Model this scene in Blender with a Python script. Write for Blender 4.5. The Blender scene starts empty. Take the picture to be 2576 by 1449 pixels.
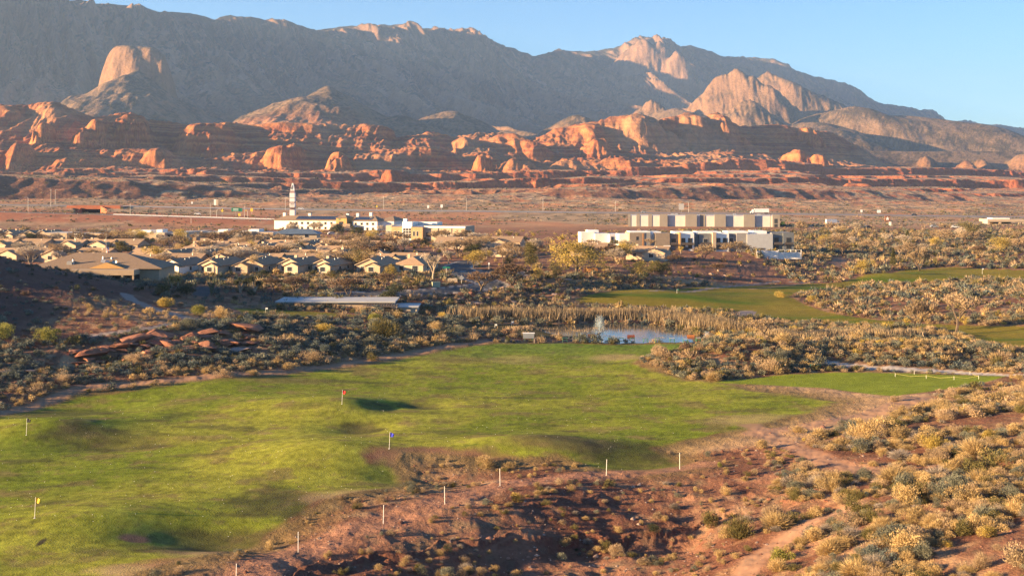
import bpy, math, random
import numpy as np
from mathutils import Vector

random.seed(7)
rng = np.random.default_rng(11)
SC = bpy.context.scene
COL = SC.collection
# ------------------------------------------------------------------ camera geometry (metres)
F = 3091.0          # focal length in the units of a 2576 wide picture
HC = 34.0           # camera height above the driving range
HZ = 462.0          # horizon row
CX = 1288.0
A_SUN, E_SUN = math.radians(104), math.radians(10)
SUN = Vector((-math.cos(E_SUN) * math.sin(A_SUN), math.cos(E_SUN) * math.cos(A_SUN), math.sin(E_SUN)))


def gz(px, py, z):
    """world x, y of a sight line at height z"""
    Y = F * (HC - z) / (py - HZ)
    return (px - CX) * Y / F, Y


# ------------------------------------------------------------------ noise
def _hash(ix, iy, seed):
    h = (ix * 374761393 + iy * 668265263 + seed * 1442695041) & 0xFFFFFFFF
    h = ((h ^ (h >> 13)) * 1274126177) & 0xFFFFFFFF
    return h ^ (h >> 16)


def perlin(x, y, seed=0):
    x0 = np.floor(x).astype(np.int64); y0 = np.floor(y).astype(np.int64)
    fx = x - x0; fy = y - y0
    u = fx * fx * fx * (fx * (fx * 6 - 15) + 10); v = fy * fy * fy * (fy * (fy * 6 - 15) + 10)

    def g(dx, dy):
        a = _hash(x0 + dx, y0 + dy, seed).astype(np.float64) * (2 * math.pi / 4294967296.0)
        return np.cos(a) * (fx - dx) + np.sin(a) * (fy - dy)
    a = g(0, 0) * (1 - u) + g(1, 0) * u
    b = g(0, 1) * (1 - u) + g(1, 1) * u
    return (a * (1 - v) + b * v) * 1.5


def fbm(x, y, octv=4, seed=0, gain=0.5):
    s = 0; a = 1.0; t = 0
    for k in range(octv):
        s = s + a * perlin(x * 2 ** k + 17.3 * k, y * 2 ** k - 9.1 * k, seed + k); t += a; a *= gain
    return s / t


def ridged(x, y, octv=4, seed=0, gain=0.5):
    s = 0; a = 1.0; t = 0
    for k in range(octv):
        s = s + a * (1 - np.abs(perlin(x * 2 ** k + 5.3 * k, y * 2 ** k - 3.1 * k, seed + k)) * 1.6); t += a; a *= gain
    return s / t


def sstep(a, b, x):
    t = np.clip((x - a) / (b - a), 0, 1)
    return t * t * (3 - 2 * t)


# ------------------------------------------------------------------ near land: control points (px, py, z) and (px, Y, z)
CP = [(0,1449,0),(400,1449,0),(700,1449,.3),(1000,1449,-.4),(1150,1400,-.6),(1300,1449,-1.6),(1500,1400,-2.2),(1700,1449,-1.8),(1650,1360,-1.9),(1760,1330,-1.2),(1900,1449,.8),(2100,1449,3.4),(2576,1449,6.5),
 (0,1300,0),(400,1300,0),(800,1300,-.3),(1100,1300,.5),(1450,1270,.6),(1900,1330,.8),(2200,1300,4),(2576,1300,6),
 (0,1150,-.2),(400,1150,-.4),(800,1150,0),(1200,1200,-.5),(1500,1180,0),(1800,1200,.3),(1800,1260,-.3),(2000,1200,1.2),(2200,1180,2.5),(2576,1180,5),
 (0,1050,0),(400,1040,0),(800,1050,0),(1200,1050,0),(1600,1050,0),(1900,1050,.2),(2100,1060,.8),(2300,1050,2),(2576,1050,4),
 (0,1000,.3),(2300,990,1.2),(2576,965,1.5),(300,970,.2),(800,930,0),(1200,900,0),(1600,900,0),(2000,950,.3),(2300,955,.5),(2500,938,.6),
 (100,930,2),(100,860,5),(300,900,2.5),(300,840,5.5),(500,830,6),(500,900,2.5),(700,900,1.5),(700,830,4.5),(900,870,1.5),(900,800,3.5),
 (1100,840,1.5),(1200,845,.8),(0,800,7),(0,700,13),(0,655,15),(150,680,13.5),(300,705,10.5),(200,760,9),(300,800,7),(380,760,6.5),
 (450,800,6),(600,790,5),(450,730,6),(700,785,3.5),(900,790,2.5),(1000,790,2.2),(1000,735,5),(800,730,5),
 (1200,735,4.5),(1400,710,5),(1600,690,5.6),(1850,660,6),(1200,790,.5),(1400,765,.5),(1600,740,.5),(1900,700,.8),(2000,690,1),
 (1450,850,-.2),(1600,820,-.2),(1300,815,0),(1700,840,-.2),(1150,815,.8),(1500,760,1),(1700,745,.5),(1900,760,.2),(2100,800,0),(1800,800,0),
 (2000,720,.5),(1800,715,.5),(2200,690,1.3),(2400,690,2),(2576,690,3),(2576,750,3.5),(2400,760,2.5),(2250,780,1),(2576,800,2.5),(2500,830,.5),
 (2300,830,.3),(2576,870,.5),(2200,850,1),(2000,850,.8),(1900,880,1.5),(2100,900,1.4),(2350,885,2),(2550,915,2.2),(1480,588,11.2),
 (2200,640,3),(2400,650,3.5),(2576,640,5),(2200,600,5),(2500,600,6.5),(2000,635,6)]
CPY = [(-300,70,0),(600,70,0),(1300,70,-1.5),(2000,70,3.0),(2800,70,8),(-400,105,0),(-300,160,0),(-300,205,1.2),(2900,105,8),(2900,160,6),(2900,230,4),
 (2900,330,4),(2900,500,6),(0,340,8),(200,345,7),(-300,300,22),(-300,345,14),(-300,255,12),(-600,300,25),(-600,240,18),(-300,280,20),(-300,230,9),(-876,200,9),(-679,220,16),(-515,240,19.5),(-409,254,15),(-257,280,24),(-108,312,22),(-1100,220,16),(-1100,280,22),(-1100,180,4),(-700,160,0),(-1500,250,12),(-1500,120,0),(-900,110,0),(-700,345,14),(-700,400,8),(0,400,6),(600,400,6),(1000,400,6),(0,550,6.5),
 (600,550,6.5),(1000,550,6.5),(1300,450,6),(1600,480,6.5),(1350,560,7),(1620,560,7.5),(1500,640,7),(1800,540,6),(600,700,7),(0,700,7),(1200,700,6.6),
 (1800,700,6.6),(2400,760,7),(-400,600,7),(2900,740,8),(0,850,9),(1288,850,8),(2576,850,9)]


def _rbf():
    pts = [((px - CX) / F, math.log(F * (HC - z) / (py - HZ)), z) for px, py, z in CP]
    pts += [((px - CX) / F, math.log(Y), z) for px, Y, z in CPY]
    P = np.array(pts); n = len(P)
    d = np.hypot(P[:, None, 0] - P[None, :, 0], P[:, None, 1] - P[None, :, 1])
    K = -d + 0.0
    A = np.zeros((n + 3, n + 3)); A[:n, :n] = K - np.eye(n) * 0.004
    A[:n, n] = 1; A[:n, n + 1] = P[:, 0]; A[:n, n + 2] = P[:, 1]; A[n:, :n] = A[:n, n:].T
    b = np.zeros(n + 3); b[:n] = P[:, 2]
    w = np.linalg.solve(A, b)
    return P, w


RP, RW = _rbf()


def rbf_h(u, Y):
    l = np.log(Y); n = len(RP)
    out = RW[n] + RW[n + 1] * u + RW[n + 2] * l
    for k in range(n):
        out = out - RW[k] * np.sqrt((u - RP[k, 0]) ** 2 + (l - RP[k, 1]) ** 2 + 0.0016)
    return out


# ------------------------------------------------------------------ far land: ridge and valley lines (Y, [(px, py) ...])
def crest_Y(px):
    return np.interp(px, [-4000, -2100, -400, 0, 2576, 3200], [4400, 4700, 5500, 5900, 13500, 15500])


CREST = [(-4000,-60),(-2100,-70),(-400,-60),(-100,-35),(0,-22),(60,-20),(130,-2),(200,2),(300,14),(345,12),(380,25),(480,34),(540,50),(580,38),(680,50),(720,52),(790,78),(850,70),
 (950,65),(1010,62),(1100,75),(1160,77),(1200,83),(1260,115),(1290,122),(1340,142),(1400,132),(1500,128),(1560,118),(1590,100),(1615,92),(1650,97),(1700,118),(1740,115),
 (1790,130),(1820,145),(1900,146),(1950,150),(2010,182),(2080,200),(2150,222),(2210,260),(2280,275),(2340,290),(2385,310),(2440,308),(2500,318),(2576,327),(2700,345),(3000,380),(6000,400)]
IRED = [(-2000,425),(-500,415),(-200,350),(-60,285),(0,263),(70,270),(130,262),(165,272),(240,292),(290,285),(330,284),(365,300),(430,306),(500,318),(560,312),(640,318),(750,312),(870,318),(920,319),(965,324),
 (985,347),(1080,333),(1140,347),(1200,338),(1280,338),(1330,354),(1400,332),(1480,310),(1540,300),(1610,290),(1680,322),(1720,290),(1770,302),(1805,290),(1860,320),(1990,318),(2040,325),(2090,331),
 (2140,362),(2180,380),(2225,412),(2260,428),(2400,432),(2576,436),(4000,440)]
HRED = [(-2000,440),(-250,430),(0,372),(60,382),(110,376),(240,386),(400,380),(470,400),(560,400),(640,392),(700,378),(740,366),(800,392),(850,408),(900,396),(1040,372),(1100,386),(1160,400),(1230,384),(1260,398),(1300,396),
 (1345,408),(1430,403),(1500,405),(1560,412),(1700,408),(1830,404),(2060,412),(2225,424),(2400,434),(2576,440),(4000,440)]
GL = [(-2000,430),(0,427),(300,428),(470,430),(520,424),(600,430),(800,433),(900,429),(1000,428),(1060,436),(1200,436),(1300,431),(1400,431),(1500,426),(1700,415),(1830,402),(1950,402),(2060,412),(2075,419),(2200,424),(2300,418),(2400,423),(2576,432),(4000,440)]
FL = [(-2000,440),(0,436),(300,437),(600,443),(800,452),(900,460),(1050,460),(1200,457),(1340,451),(1500,448),(1650,453),(1800,448),(2000,446),(2200,449),(2400,452),(2576,456),(4000,460)]
EL = [(-2000,440),(0,444),(150,449),(300,456),(450,466),(600,480),(750,497),(900,499),(1000,497),(1200,490),(1350,480),(1500,476),(1800,473),(1950,473),(2100,478),(2300,486),(2450,492),(2576,496),(4000,500)]


def L(pts, px, dy=0):
    p = np.array(pts, float)
    return np.interp(px, p[:, 0], p[:, 1]) + dy


def far_knots(px):
    """list of (Y, z) arrays, near to far"""
    zz = lambda py, Y: HC - (py - HZ) * Y / F
    one = np.ones_like(px)
    K = [(500 * one, 6.8 * one), (760 * one, np.interp(px, [0, 900, 2576], [7.6, 7.2, 8]))]
    tops = zz(np.interp(px, [-500, 0, 300, 600, 800, 1000, 1200, 2000, 2576], [530, 533, 541, 550, 556, 560, 561, 561, 562]), 840)
    K.append((800 * one, K[-1][1] * .35 + .65 * tops))
    K.append((825 * one, tops)); K.append((850 * one, tops))
    frw = zz(np.interp(px, [0, 300, 600, 900, 1200, 1500, 1800, 2100, 2400, 2576], [516, 519, 525, 529, 532, 535, 537, 540, 544, 547]), 1000)
    K.append((930 * one, .75 * tops + .25 * frw - .8)); K.append((985 * one, frw)); K.append((1020 * one, frw))
    u = np.clip((px - CX) / F, -.7, .6)
    q = lambda Y, k=.5: Y / (1 - k * u)
    Ye = q(1550, .55); e = zz(L(EL, px), Ye)
    Yd = q(1180, .2); d = zz(np.interp(px, [0, 600, 900, 1200, 1500, 1800, 2100, 2576], [506, 513, 516, 517, 520, 523, 524, 534]), Yd)
    bank = np.interp(px, [0, 700, 1000, 1600, 2400], [1.1, .95, .85, .95, 1.0])
    K.append((Yd, d)); K.append((Ye - 75, e - (e - d - 1.5) * bank)); K.append((Ye, e))
    Yf = q(2000); f = zz(L(FL, px), Yf)
    K.append((Yf - 190, np.minimum(.6 * e + .4 * f, f - 7))); K.append((Yf - 24, f - np.interp(px, [0, 800, 1000, 2576], [8, 12, 22, 21]))); K.append((Yf, f))
    Yg = q(2400); g = zz(L(GL, px), Yg)
    K.append((Yg - 170, .5 * f + .5 * g - 7)); K.append((Yg - 22, g - 20)); K.append((Yg, g))
    Yh = q(2750); Yi = q(3150); h = zz(L(HRED, px), Yh); i = zz(L(IRED, px), Yi)
    K.append((q(2630), .85 * g + .15 * h - 4)); K.append((q(2700), .25 * g + .75 * h)); K.append((Yh, h)); K.append((q(2850), .85 * h + .15 * i - 6)); K.append((q(2930), .8 * h + .2 * i)); K.append((q(3070), .27 * h + .73 * i))
    K.append((Yi, i))
    K.append((4150 * one, np.minimum(.55 * i + 40, 150))); K.append((4400 * one, 150 + 0 * px))
    yc = crest_Y(px); c = zz(L(CREST, px), yc)
    base = zz(np.interp(px, [-400, 0, 700, 1400, 2100, 2300, 2576, 3000], [318, 318, 318, 334, 345, 368, 395, 410]), 5200)
    K.append((4800 * one, base - 60)); K.append((4000 + (yc - 4000) * .42, base + .05 * (c - base)))
    K.append((4000 + (yc - 4000) * .62, base + .27 * (c - base))); K.append((4000 + (yc - 4000) * .80, base + .60 * (c - base)))
    K.append((4000 + (yc - 4000) * .93, base + .90 * (c - base))); K.append((yc, c)); K.append((yc * 1.05, c - 120)); K.append((yc * 1.3, c * .3))
    return K


# explicit buttes, domes and knolls: px, Y, top py, half width px, depth m, base drop m, shape power
DOMES = []


def terrain_base(u, Y):
    px = CX + F * u
    K = far_knots(px)
    far = np.zeros_like(px) + K[0][1]
    for (Y0, z0), (Y1, z1) in zip(K[:-1], K[1:]):
        t = np.clip((Y - Y0) / (Y1 - Y0), 0, 1)
        far = np.where(Y >= Y0, z0 + (z1 - z0) * t, far)
    near = 0 * far; q = Y < 790
    if q.any():
        near[q] = rbf_h(u[q], Y[q])
    w = sstep(640, 780, Y)
    return near * (1 - w) + far * w
# px, Y, top py, half width px, depth m, drop m, power
DOMES = [
 (112,2900,308,34,60,75,2.2),(214,2880,322,40,60,70,2),(255,2950,300,40,60,60,2),(332,2990,287,40,70,80,2),(50,2720,362,60,70,70,2),(400,2700,372,75,60,60,2),(20,3120,268,45,60,80,2),
 (130,3130,266,40,50,80,2),(530,2960,310,60,70,50,2),(700,2660,366,60,50,55,2),(740,2700,363,36,60,60,2.4),(720,3150,309,90,50,30,3),(940,3120,317,40,40,70,4),(520,2330,428,38,40,22,2.5),
 (855,2560,382,50,70,60,2),(1080,2750,369,60,60,50,2),(1170,3000,345,50,80,60,2),(1280,3010,336,90,90,90,2.2),(1215,2600,388,20,30,40,2.5),(1300,2560,396,34,30,28,2),(1430,2560,402,40,30,25,2),
 (1470,3140,312,70,90,60,2),(1540,3140,298,50,70,60,2),(1610,3100,289,75,90,95,2),(1505,2900,348,36,60,80,2.2),(1720,3130,288,60,80,80,2),(1805,3100,289,45,70,90,2.2),(1945,3140,314,60,50,40,2.6),(2020,3080,322,30,40,40,3),
 (2055,2700,388,20,30,40,2.4),(2010,2750,376,34,40,50,2),(1560,2700,395,50,40,40,2),(985,2270,428,26,26,24,4),(1000,2050,460,45,30,12,3),(930,2020,468,42,30,9,3),(1120,2000,458,24,25,13,4),(705,1700,468,40,30,13,2.4),
 (1345,2000,452,16,20,12,4),(1465,2000,450,12,20,14,4),(1580,2010,452,26,20,14,3),(2270,4300,402,40,90,60,2),(2330,4200,392,40,90,80,2),(2400,4400,394,40,90,80,2),(2430,4100,404,30,90,50,2),(2470,4200,400,34,90,60,2),(2576,4200,388,60,120,90,2),
 (318,4950,115,74,200,150,2.6),(374,4940,120,62,190,145,2.8),(340,4800,177,130,420,140,1.1),(1180,8900,84,50,420,240,1.2),(1190,8500,128,44,380,230,1.3),(1205,8150,178,34,260,150,1.5),(1240,8000,195,28,200,110,1.5),(1615,9500,95,70,500,250,1.2),(1660,9450,104,36,300,190,1.4),(1700,9300,128,36,300,150,1.3),(112,6180,6,34,160,200,1.3),(132,6060,56,26,150,150,1.4),(5,6020,90,20,140,120,1.6),
 (820,4700,217,150,520,115,1.1),(900,4600,262,110,420,120,1.2),(720,4550,282,120,400,80,1.2),(1000,4600,290,120,300,60,1.3),(1130,5200,280,70,200,35,1.6),(330,4600,236,110,330,80,1.2),(1450,4900,290,60,260,60,1.6),(1640,6200,250,60,300,110,1.1),(1700,6100,272,90,300,70,1.3),
 (1848,6350,170,120,520,240,1.0),(1895,6300,196,95,500,200,1.1),(1935,7000,178,170,800,270,1.0),(1935,6200,214,80,500,240,1.2),(1880,5600,252,130,600,190,1.2),(2140,5650,268,120,420,80,1.4),(2260,5700,290,150,380,60,1.5),(2040,5300,308,110,380,60,1.5),(2420,5600,332,150,450,55,1.5)]


def relief(X, Y, u, h):
    px = CX + F * u
    # ---- domes of bare rock and foothills
    for (dx, dY, top, hw, dep, drop, pw) in DOMES:
        dY = dY / (1 - .5 * np.clip((dx - CX) / F, -.7, .6)) if dY < 3500 else dY
        zt = HC - (top - HZ) * dY / F; w = hw * dY / F * (1.5 if 2500 < dY < 3900 else 1); dep = dep * (1.5 if 2500 < dY < 3900 else 1); x0 = (dx - CX) * dY / F
        m = (np.abs(X - x0) < w * 2.2) & (np.abs(Y - dY) < dep * 2.6)
        if not m.any():
            continue
        xs = X[m]; ys = Y[m]
        sc = max(w, 12)
        kn = .45 if dY < 4000 else (.5 if pw > 3 else .22)
        nx = fbm(xs / sc * 1.1, ys / sc * .7, 3, int(dx)) * kn
        ny = fbm(xs / sc * 1.3 + 40, ys / sc + 9, 3, int(dx) + 5) * kn
        if dY > 4890 and dY not in (5200, 5300):
            pa = ((xs - x0) - (ys - dY)) * .7071; qa = ((xs - x0) + (ys - dY)) * .7071
            r = np.sqrt((pa / (w * 1.35) + nx) ** 2 + (qa / max(w * .8, dep * .4) + ny) ** 2)
        else:
            r = np.sqrt(((xs - x0) / w + nx) ** 2 + ((ys - dY) / dep + ny) ** 2)
        rid = ridged(xs / (sc * .28), ys / (sc * 1.2), 3, int(dx) + 9) - .55
        z = zt - drop * r ** pw + rid * drop * (.16 if dY < 4000 else .07) * np.clip(r, 0, 1) + (ridged(xs / 26, ys / 160, 3, 5) - .5) * (12 if dY > 5000 and drop > 100 else 0)
        # soft maximum
        hm = h[m]; k = drop * .25 + .5
        h[m] = np.maximum(hm, z) + np.where(np.abs(hm - z) < k, (k - np.abs(hm - z)) ** 2 / (4 * k), 0)
    return h


BUTTE = (340, 6200, 117)


def far_relief(X, Y, u, h):
    px = CX + F * u
    # terraces
    w = Y * (1 - .5 * np.clip(u, -.7, .6)); w = np.where(Y < 1500, Y, w)
    a = sstep(1040, 1250, Y) * (1 - sstep(2350, 2700, w))
    h = h + a * (7.0 * fbm(X / 150 + Y / 400, Y / 150, 4, 3) + 3.0 * (ridged(X / 60, Y / 90, 3, 31) - .5))
    kq = 8.5; pt = sstep(-.4, .1, fbm(X / 420, Y / 300, 3, 34)) * sstep(1560, 1680, w); hq = h + 2.2 * fbm(X / 210, Y / 260, 3, 33); fr = hq / kq - np.floor(hq / kq); st = kq * (np.floor(hq / kq) + sstep(.72, .98, fr)) - (hq - h)
    h = h + a * .75 * pt * (st - h)
    # red hills
    b = sstep(2400, 2580, w) * (1 - sstep(3250, 3500, w))
    h = h + b * (14 * (ridged(X / 330 + Y / 700, Y / 420, 3, 5, .5) - .55) + 7 * (ridged(X / 42, Y / 120, 3, 57) - .5) + 3.5 * (ridged(X / 13, Y / 45, 2, 58) - .5))
    # mountains: gullies that run down the face, cliffs in the upper half
    yc = crest_Y(px); t = (Y - 4000) / (yc - 4000)
    s = X * .86 + Y * .42; d = Y * .86 - X * .42
    c = sstep(.12, .45, t) * (1 - sstep(.90, 1.0, t)); c2 = sstep(.5, .72, t) * (1 - sstep(.93, 1.0, t))
    wob = 160 * fbm(X / 700, Y / 900, 3, 77)
    h = h + c * (170 * (ridged((s + wob) / 700, d / 3000, 4, 8, .5) - .62)) + c * 95 * (ridged((s + wob) / 270, d / 1500, 3, 28, .5) - .6) + c2 * (75 + 110 * (np.exp(-((px - 1195) / 60) ** 2) + np.exp(-((px - 1650) / 70) ** 2) + .8 * np.exp(-((px - 140) / 90) ** 2))) * (ridged((s + wob) / 130, d / 900, 4, 18, .6) - .5) + sstep(.1, .4, t) * (1 - sstep(.95, 1, t)) * 34 * (ridged((s + .6 * wob) / 95, d / 1100, 3, 19, .55) - .55)
    h = h + sstep(.9, 1.0, t) * (1 - sstep(1.0, 1.06, t)) * 16 * fbm(X / 90, Y / 260, 3, 44)
    return h


# ------------------------------------------------------------------ driving range relief: (px, py, sigma x m, sigma y m, height m)
BUMPS = [(60,1085,7,6,1.1),(175,1090,6,5,.9),(300,1118,7,4,-.8),(420,1110,7,5,.35),(860,1030,9,7,1.1),(700,1020,14,8,.6),(905,1078,4,4,-.75),(1060,1022,4.5,3.5,-.7),(965,1035,3,3,-.6),(900,1150,11,6,1.1),(760,1140,9,7,.5),
 (1050,1185,6,5,-.9),(980,1100,6,5,.4),(150,1320,8,6,.6),(270,1315,6,5,.6),(490,1345,8,4,-.85),(600,1345,6,4,-.9),(1380,1135,7,6,1.0),(1610,1160,8,4,-1.05),(1480,1110,5,4,.1),(1700,1130,5,4,-.5),(120,1010,14,8,-.9),(40,985,8,6,.5),(250,1010,10,6,-.6),
 (1250,1130,7,6,.8),(1150,1200,7,5,-.5),(1300,1160,5,4,-.6),(480,1040,5,5,-.35),(430,1030,5,4,.3),(1700,760,20,7,1.5),(1640,745,12,8,1.6),(1560,760,14,6,1.0),(1830,755,22,6,.5),(2250,700,12,6,1.3),(2200,700,7,5,.8),(2320,705,12,6,-.7),(1850,905,10,6,2.0),(1760,915,8,5,1.3),(1960,895,9,6,1.3),(2150,880,9,6,1.2),(2330,895,10,6,1.6)]
LEDGES = [  # polylines of little rock steps: points, drop
 ([(700,1470),(760,1425),(860,1402),(1000,1382),(1120,1362),(1250,1342),(1400,1330),(1500,1332),(1620,1322),(1700,1318),(1780,1300)], 1.8),
 ([(1380,1260),(1500,1240),(1640,1235),(1760,1255)], .8),
 ([(1800,1215),(1900,1240),(2000,1262),(2080,1250)], .9),
 ([(2270,1175),(2400,1165),(2500,1160),(2600,1165)], 1.0),
 ([(150,905),(240,885),(330,862),(430,850),(540,838),(640,835)], 1.3),
 ([(560,868),(600,862),(640,882)], .8)]


def seg_dist(X, Y, pts):
    """signed distance to a polyline (positive on the camera side)"""
    best = np.full(X.shape, 1e9); sgn = np.zeros(X.shape)
    for (x0, y0), (x1, y1) in zip(pts[:-1], pts[1:]):
        dx, dy = x1 - x0, y1 - y0; L2 = dx * dx + dy * dy
        t = np.clip(((X - x0) * dx + (Y - y0) * dy) / L2, 0, 1)
        d = np.hypot(X - x0 - t * dx, Y - y0 - t * dy)
        s = np.sign((X - x0) * dy - (Y - y0) * dx)
        m = d < best; best = np.where(m, d, best); sgn = np.where(m, s, sgn)
    return best, sgn


def ground_point(px, py):
    """march along a sight line to the smooth land surface"""
    Ys = np.concatenate([np.arange(60, 420, 1.0), np.arange(420, 1000, 3.0)])
    u = np.full(Ys.shape, (px - CX) / F)
    z = terrain_base(u, Ys)
    ray = HC - (py - HZ) * Ys / F
    k = np.nonzero(ray <= z)[0]
    k = k[0] if len(k) else len(Ys) - 1
    Y = Ys[k]
    return (px - CX) * Y / F, Y


def near_relief(X, Y, u, h):
    m = Y < 620
    x = X[m]; y = Y[m]; z = h[m]
    for (px, py, sx, sy, a) in BUMPS:
        x0, y0 = ground_point(px, py)
        mm = (np.abs(x - x0) < 3.5 * sx) & (np.abs(y - y0) < 3.5 * sy)
        z[mm] += a * np.exp(-((x[mm] - x0) / sx) ** 2 * .7 - ((y[mm] - y0) / sy) ** 2 * .7)
    for pts, drop in LEDGES:
        w = [ground_point(*p) for p in pts]
        x0, x1 = min(p[0] for p in w) - 14, max(p[0] for p in w) + 14; y0, y1 = min(p[1] for p in w) - 14, max(p[1] for p in w) + 14
        mm = (x > x0) & (x < x1) & (y > y0) & (y < y1)
        xs = x[mm]; ys = y[mm]
        d, s = seg_dist(xs + 1.5 * fbm(xs / 5, ys / 5, 3, 91), ys + 2.6 * fbm(xs / 4.5, ys / 6, 4, 92), w)
        sd = d * s
        end = np.clip(np.minimum(xs - (x0 + 14), (x1 - 14) - xs) / 5 + .6, 0, 1)
        step = (.55 * sstep(-.1, .5, sd) + .25 * sstep(.7, 1.3, sd) + .2 * sstep(1.5, 3.2, sd)) * (.65 + .7 * fbm(xs / 7, ys / 7, 2, 95))
        z[mm] -= end * drop * step * (1 - sstep(4, 13, sd)) + end * .25 * drop * sstep(-6, -.3, sd) * (1 - sstep(-.3, .3, sd))
    n = scrub_mask(x, y)
    z += n * (.45 * fbm(x / 9, y / 9, 4, 21) + .10 * fbm(x / 1.3, y / 1.3, 3, 22) + .17 * (ridged(x / 4.5 + .2 * y, y / 7, 3, 25) - .55)) + (1 - n) * (.22 * fbm(x / 22, y / 22, 3, 23) + .05 * fbm(x / 4, y / 4, 2, 24))
    h[m] = z
    return h


# ------------------------------------------------------------------ land cover, outlines given as picture points dropped on the smooth land
def poly(pts):
    return np.array([ground_point(*p) for p in pts])


LAWN = [(-260,1500),(-260,1075),(0,1048),(70,1020),(200,988),(450,966),(690,947),(850,930),(1000,908),(1120,884),(1240,866),(1400,864),(1700,865),(1850,868),(1800,880),(1700,895),(1610,905),(1600,920),(1650,938),(1720,957),
 (1830,968),(1880,985),(2000,996),(2092,1012),(2050,1034),(1950,1060),(1880,1082),(1740,1105),(1650,1122),(1700,1150),(1745,1165),(1640,1180),(1520,1168),(1400,1152),(1250,1160),(1120,1152),(1000,1152),(980,1168),(1010,1212),(900,1240),(820,1260),(760,1300),(620,1352),(500,1400),(390,1430),(300,1460),(200,1520)]
TEE = [(1790,964),(1950,946),(2100,939),(2300,942),(2400,944),(2540,948),(2460,966),(2340,987),(2250,996),(2080,977),(1950,970)]
FAIRWAY = [(1440,762),(1540,743),(1700,729),(1850,719),(1980,716),(2100,712),(2180,700),(2280,680),(2400,673),(2560,680),(2800,690),(2800,712),(2560,703),(2450,697),(2380,706),(2280,710),(2200,716),(2100,726),(2000,736),(1985,750),(2020,766),(2080,786),(2200,806),(2330,816),(2576,821),
 (2800,830),(2800,900),(2576,882),(2450,852),(2400,832),(2200,818),(2000,811),(1880,791),(1840,780),(1650,775),(1520,769)]
PUTT = [(590,776),(700,779),(850,789),(910,796),(760,802),(620,793)]
CHIP = [(1160,818),(1280,816),(1370,822),(1440,838),(1460,850),(1340,848),(1230,838)]
POND = [(1345,818),(1400,814),(1500,812),(1620,814),(1700,823),(1740,836),(1768,846),(1750,855),(1700,858),(1560,859),(1470,852),(1390,832)]
TAN = [(1830,968),(1950,972),(2080,978),(2250,998),(2340,988),(2360,1006),(2260,1052),(2080,1098),(1920,1120),(1740,1135),(1650,1122),(1880,1082),(2050,1034),(2092,1012),(2000,996),(1880,985)]
P_LAWN, P_TEE, P_FAIR, P_PUTT, P_CHIP, P_POND, P_TAN = map(poly, (LAWN, TEE, FAIRWAY, PUTT, CHIP, POND, TAN))
PATHS = [  # polyline, half width m, colour key
 ([(318,742),(335,757),(390,778),(440,792),(490,806)], 1.6, 'concrete'),
 ([(500,808),(440,815),(380,828),(290,838),(230,846)], 1.2, 'concrete'),
 ([(2085,915),(2200,927),(2300,933),(2400,936),(2540,944),(2700,955)], 1.4, 'pale'),
 ([(-100,1060),(60,1012),(200,975),(450,955),(690,938),(850,920),(1000,898),(1120,874),(1240,858)], 1.5, 'dust'),
 ([(1240,857),(1400,857),(1600,859),(1840,862)], 1.3, 'asphalt'),
 ([(1840,1480),(1900,1410),(1960,1370),(2010,1335),(2080,1290),(2150,1270)], 1.3, 'dust'),
 ([(1890,1075),(1940,1100),(2000,1130),(2080,1165),(2200,1190)], 1.5, 'dust'),
 ([(1900,1095),(2050,1070),(2200,1040),(2320,1000)], 1.8, 'dust'),
 ([(560,1480),(700,1400),(900,1330),(1110,1268),(1240,1222),(1400,1205),(1560,1190),(1760,1160)], 2.5, 'track'),
 ([(1000,768),(900,775),(800,765),(700,760)], 1.2, 'concrete'),
 ([(500,745),(512,730),(520,722)], 2.2, 'asphalt'),
 ([(2112,670),(2112,650)], 2.5, 'dust'),
 ([(1640,752),(1750,733),(1850,720),(1960,708),(2080,712)], 1.0, 'concrete'),
 ([(1880,785),(1870,798)], 2.4, 'concrete'),
 ([(1890,728),(2000,716),(2100,700),(2240,690)], .9, 'dust')]
ROADS = [([(860,742),(1000,738),(1100,734),(1180,726),(1240,716)], 3.4), ([(1240,716),(1200,700),(1165,686),(1150,672),(1180,660)], 4.0), ([(1165,686),(1260,682),(1330,690)], 3.2)]
W_PATHS = [([ground_point(*p) for p in pts], w, c) for pts, w, c in PATHS]
W_ROADS = [([ground_point(*p) for p in pts], w) for pts, w in ROADS]


def inside(P, x, y):
    r = np.zeros(x.shape, bool)
    j = len(P) - 1
    for i in range(len(P)):
        xi, yi = P[i]; xj, yj = P[j]
        c = ((yi > y) != (yj > y)) & (x < (xj - xi) * (y - yi) / (yj - yi + 1e-12) + xi)
        r ^= c; j = i
    return r


def poly_sd(P, x, y, reach=14):
    """signed distance inside a polygon (positive inside), clipped to reach"""
    out = np.full(x.shape, -float(reach))
    m = (x > P[:, 0].min() - reach) & (x < P[:, 0].max() + reach) & (y > P[:, 1].min() - reach) & (y < P[:, 1].max() + reach)
    if not m.any():
        return out
    xs = x[m]; ys = y[m]
    pts = [tuple(p) for p in P] + [tuple(P[0])]
    d, _ = seg_dist(xs, ys, pts)
    out[m] = np.minimum(d, reach) * np.where(inside(P, xs, ys), 1, -1)
    return out


def scrub_mask(x, y):
    """1 on rough desert ground, 0 on turf"""
    s = np.maximum.reduce([poly_sd(P, x, y) for P in (P_LAWN, P_TEE, P_FAIR, P_PUTT, P_CHIP, P_POND)])
    return 1 - sstep(-2.0, .5, s)


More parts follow.
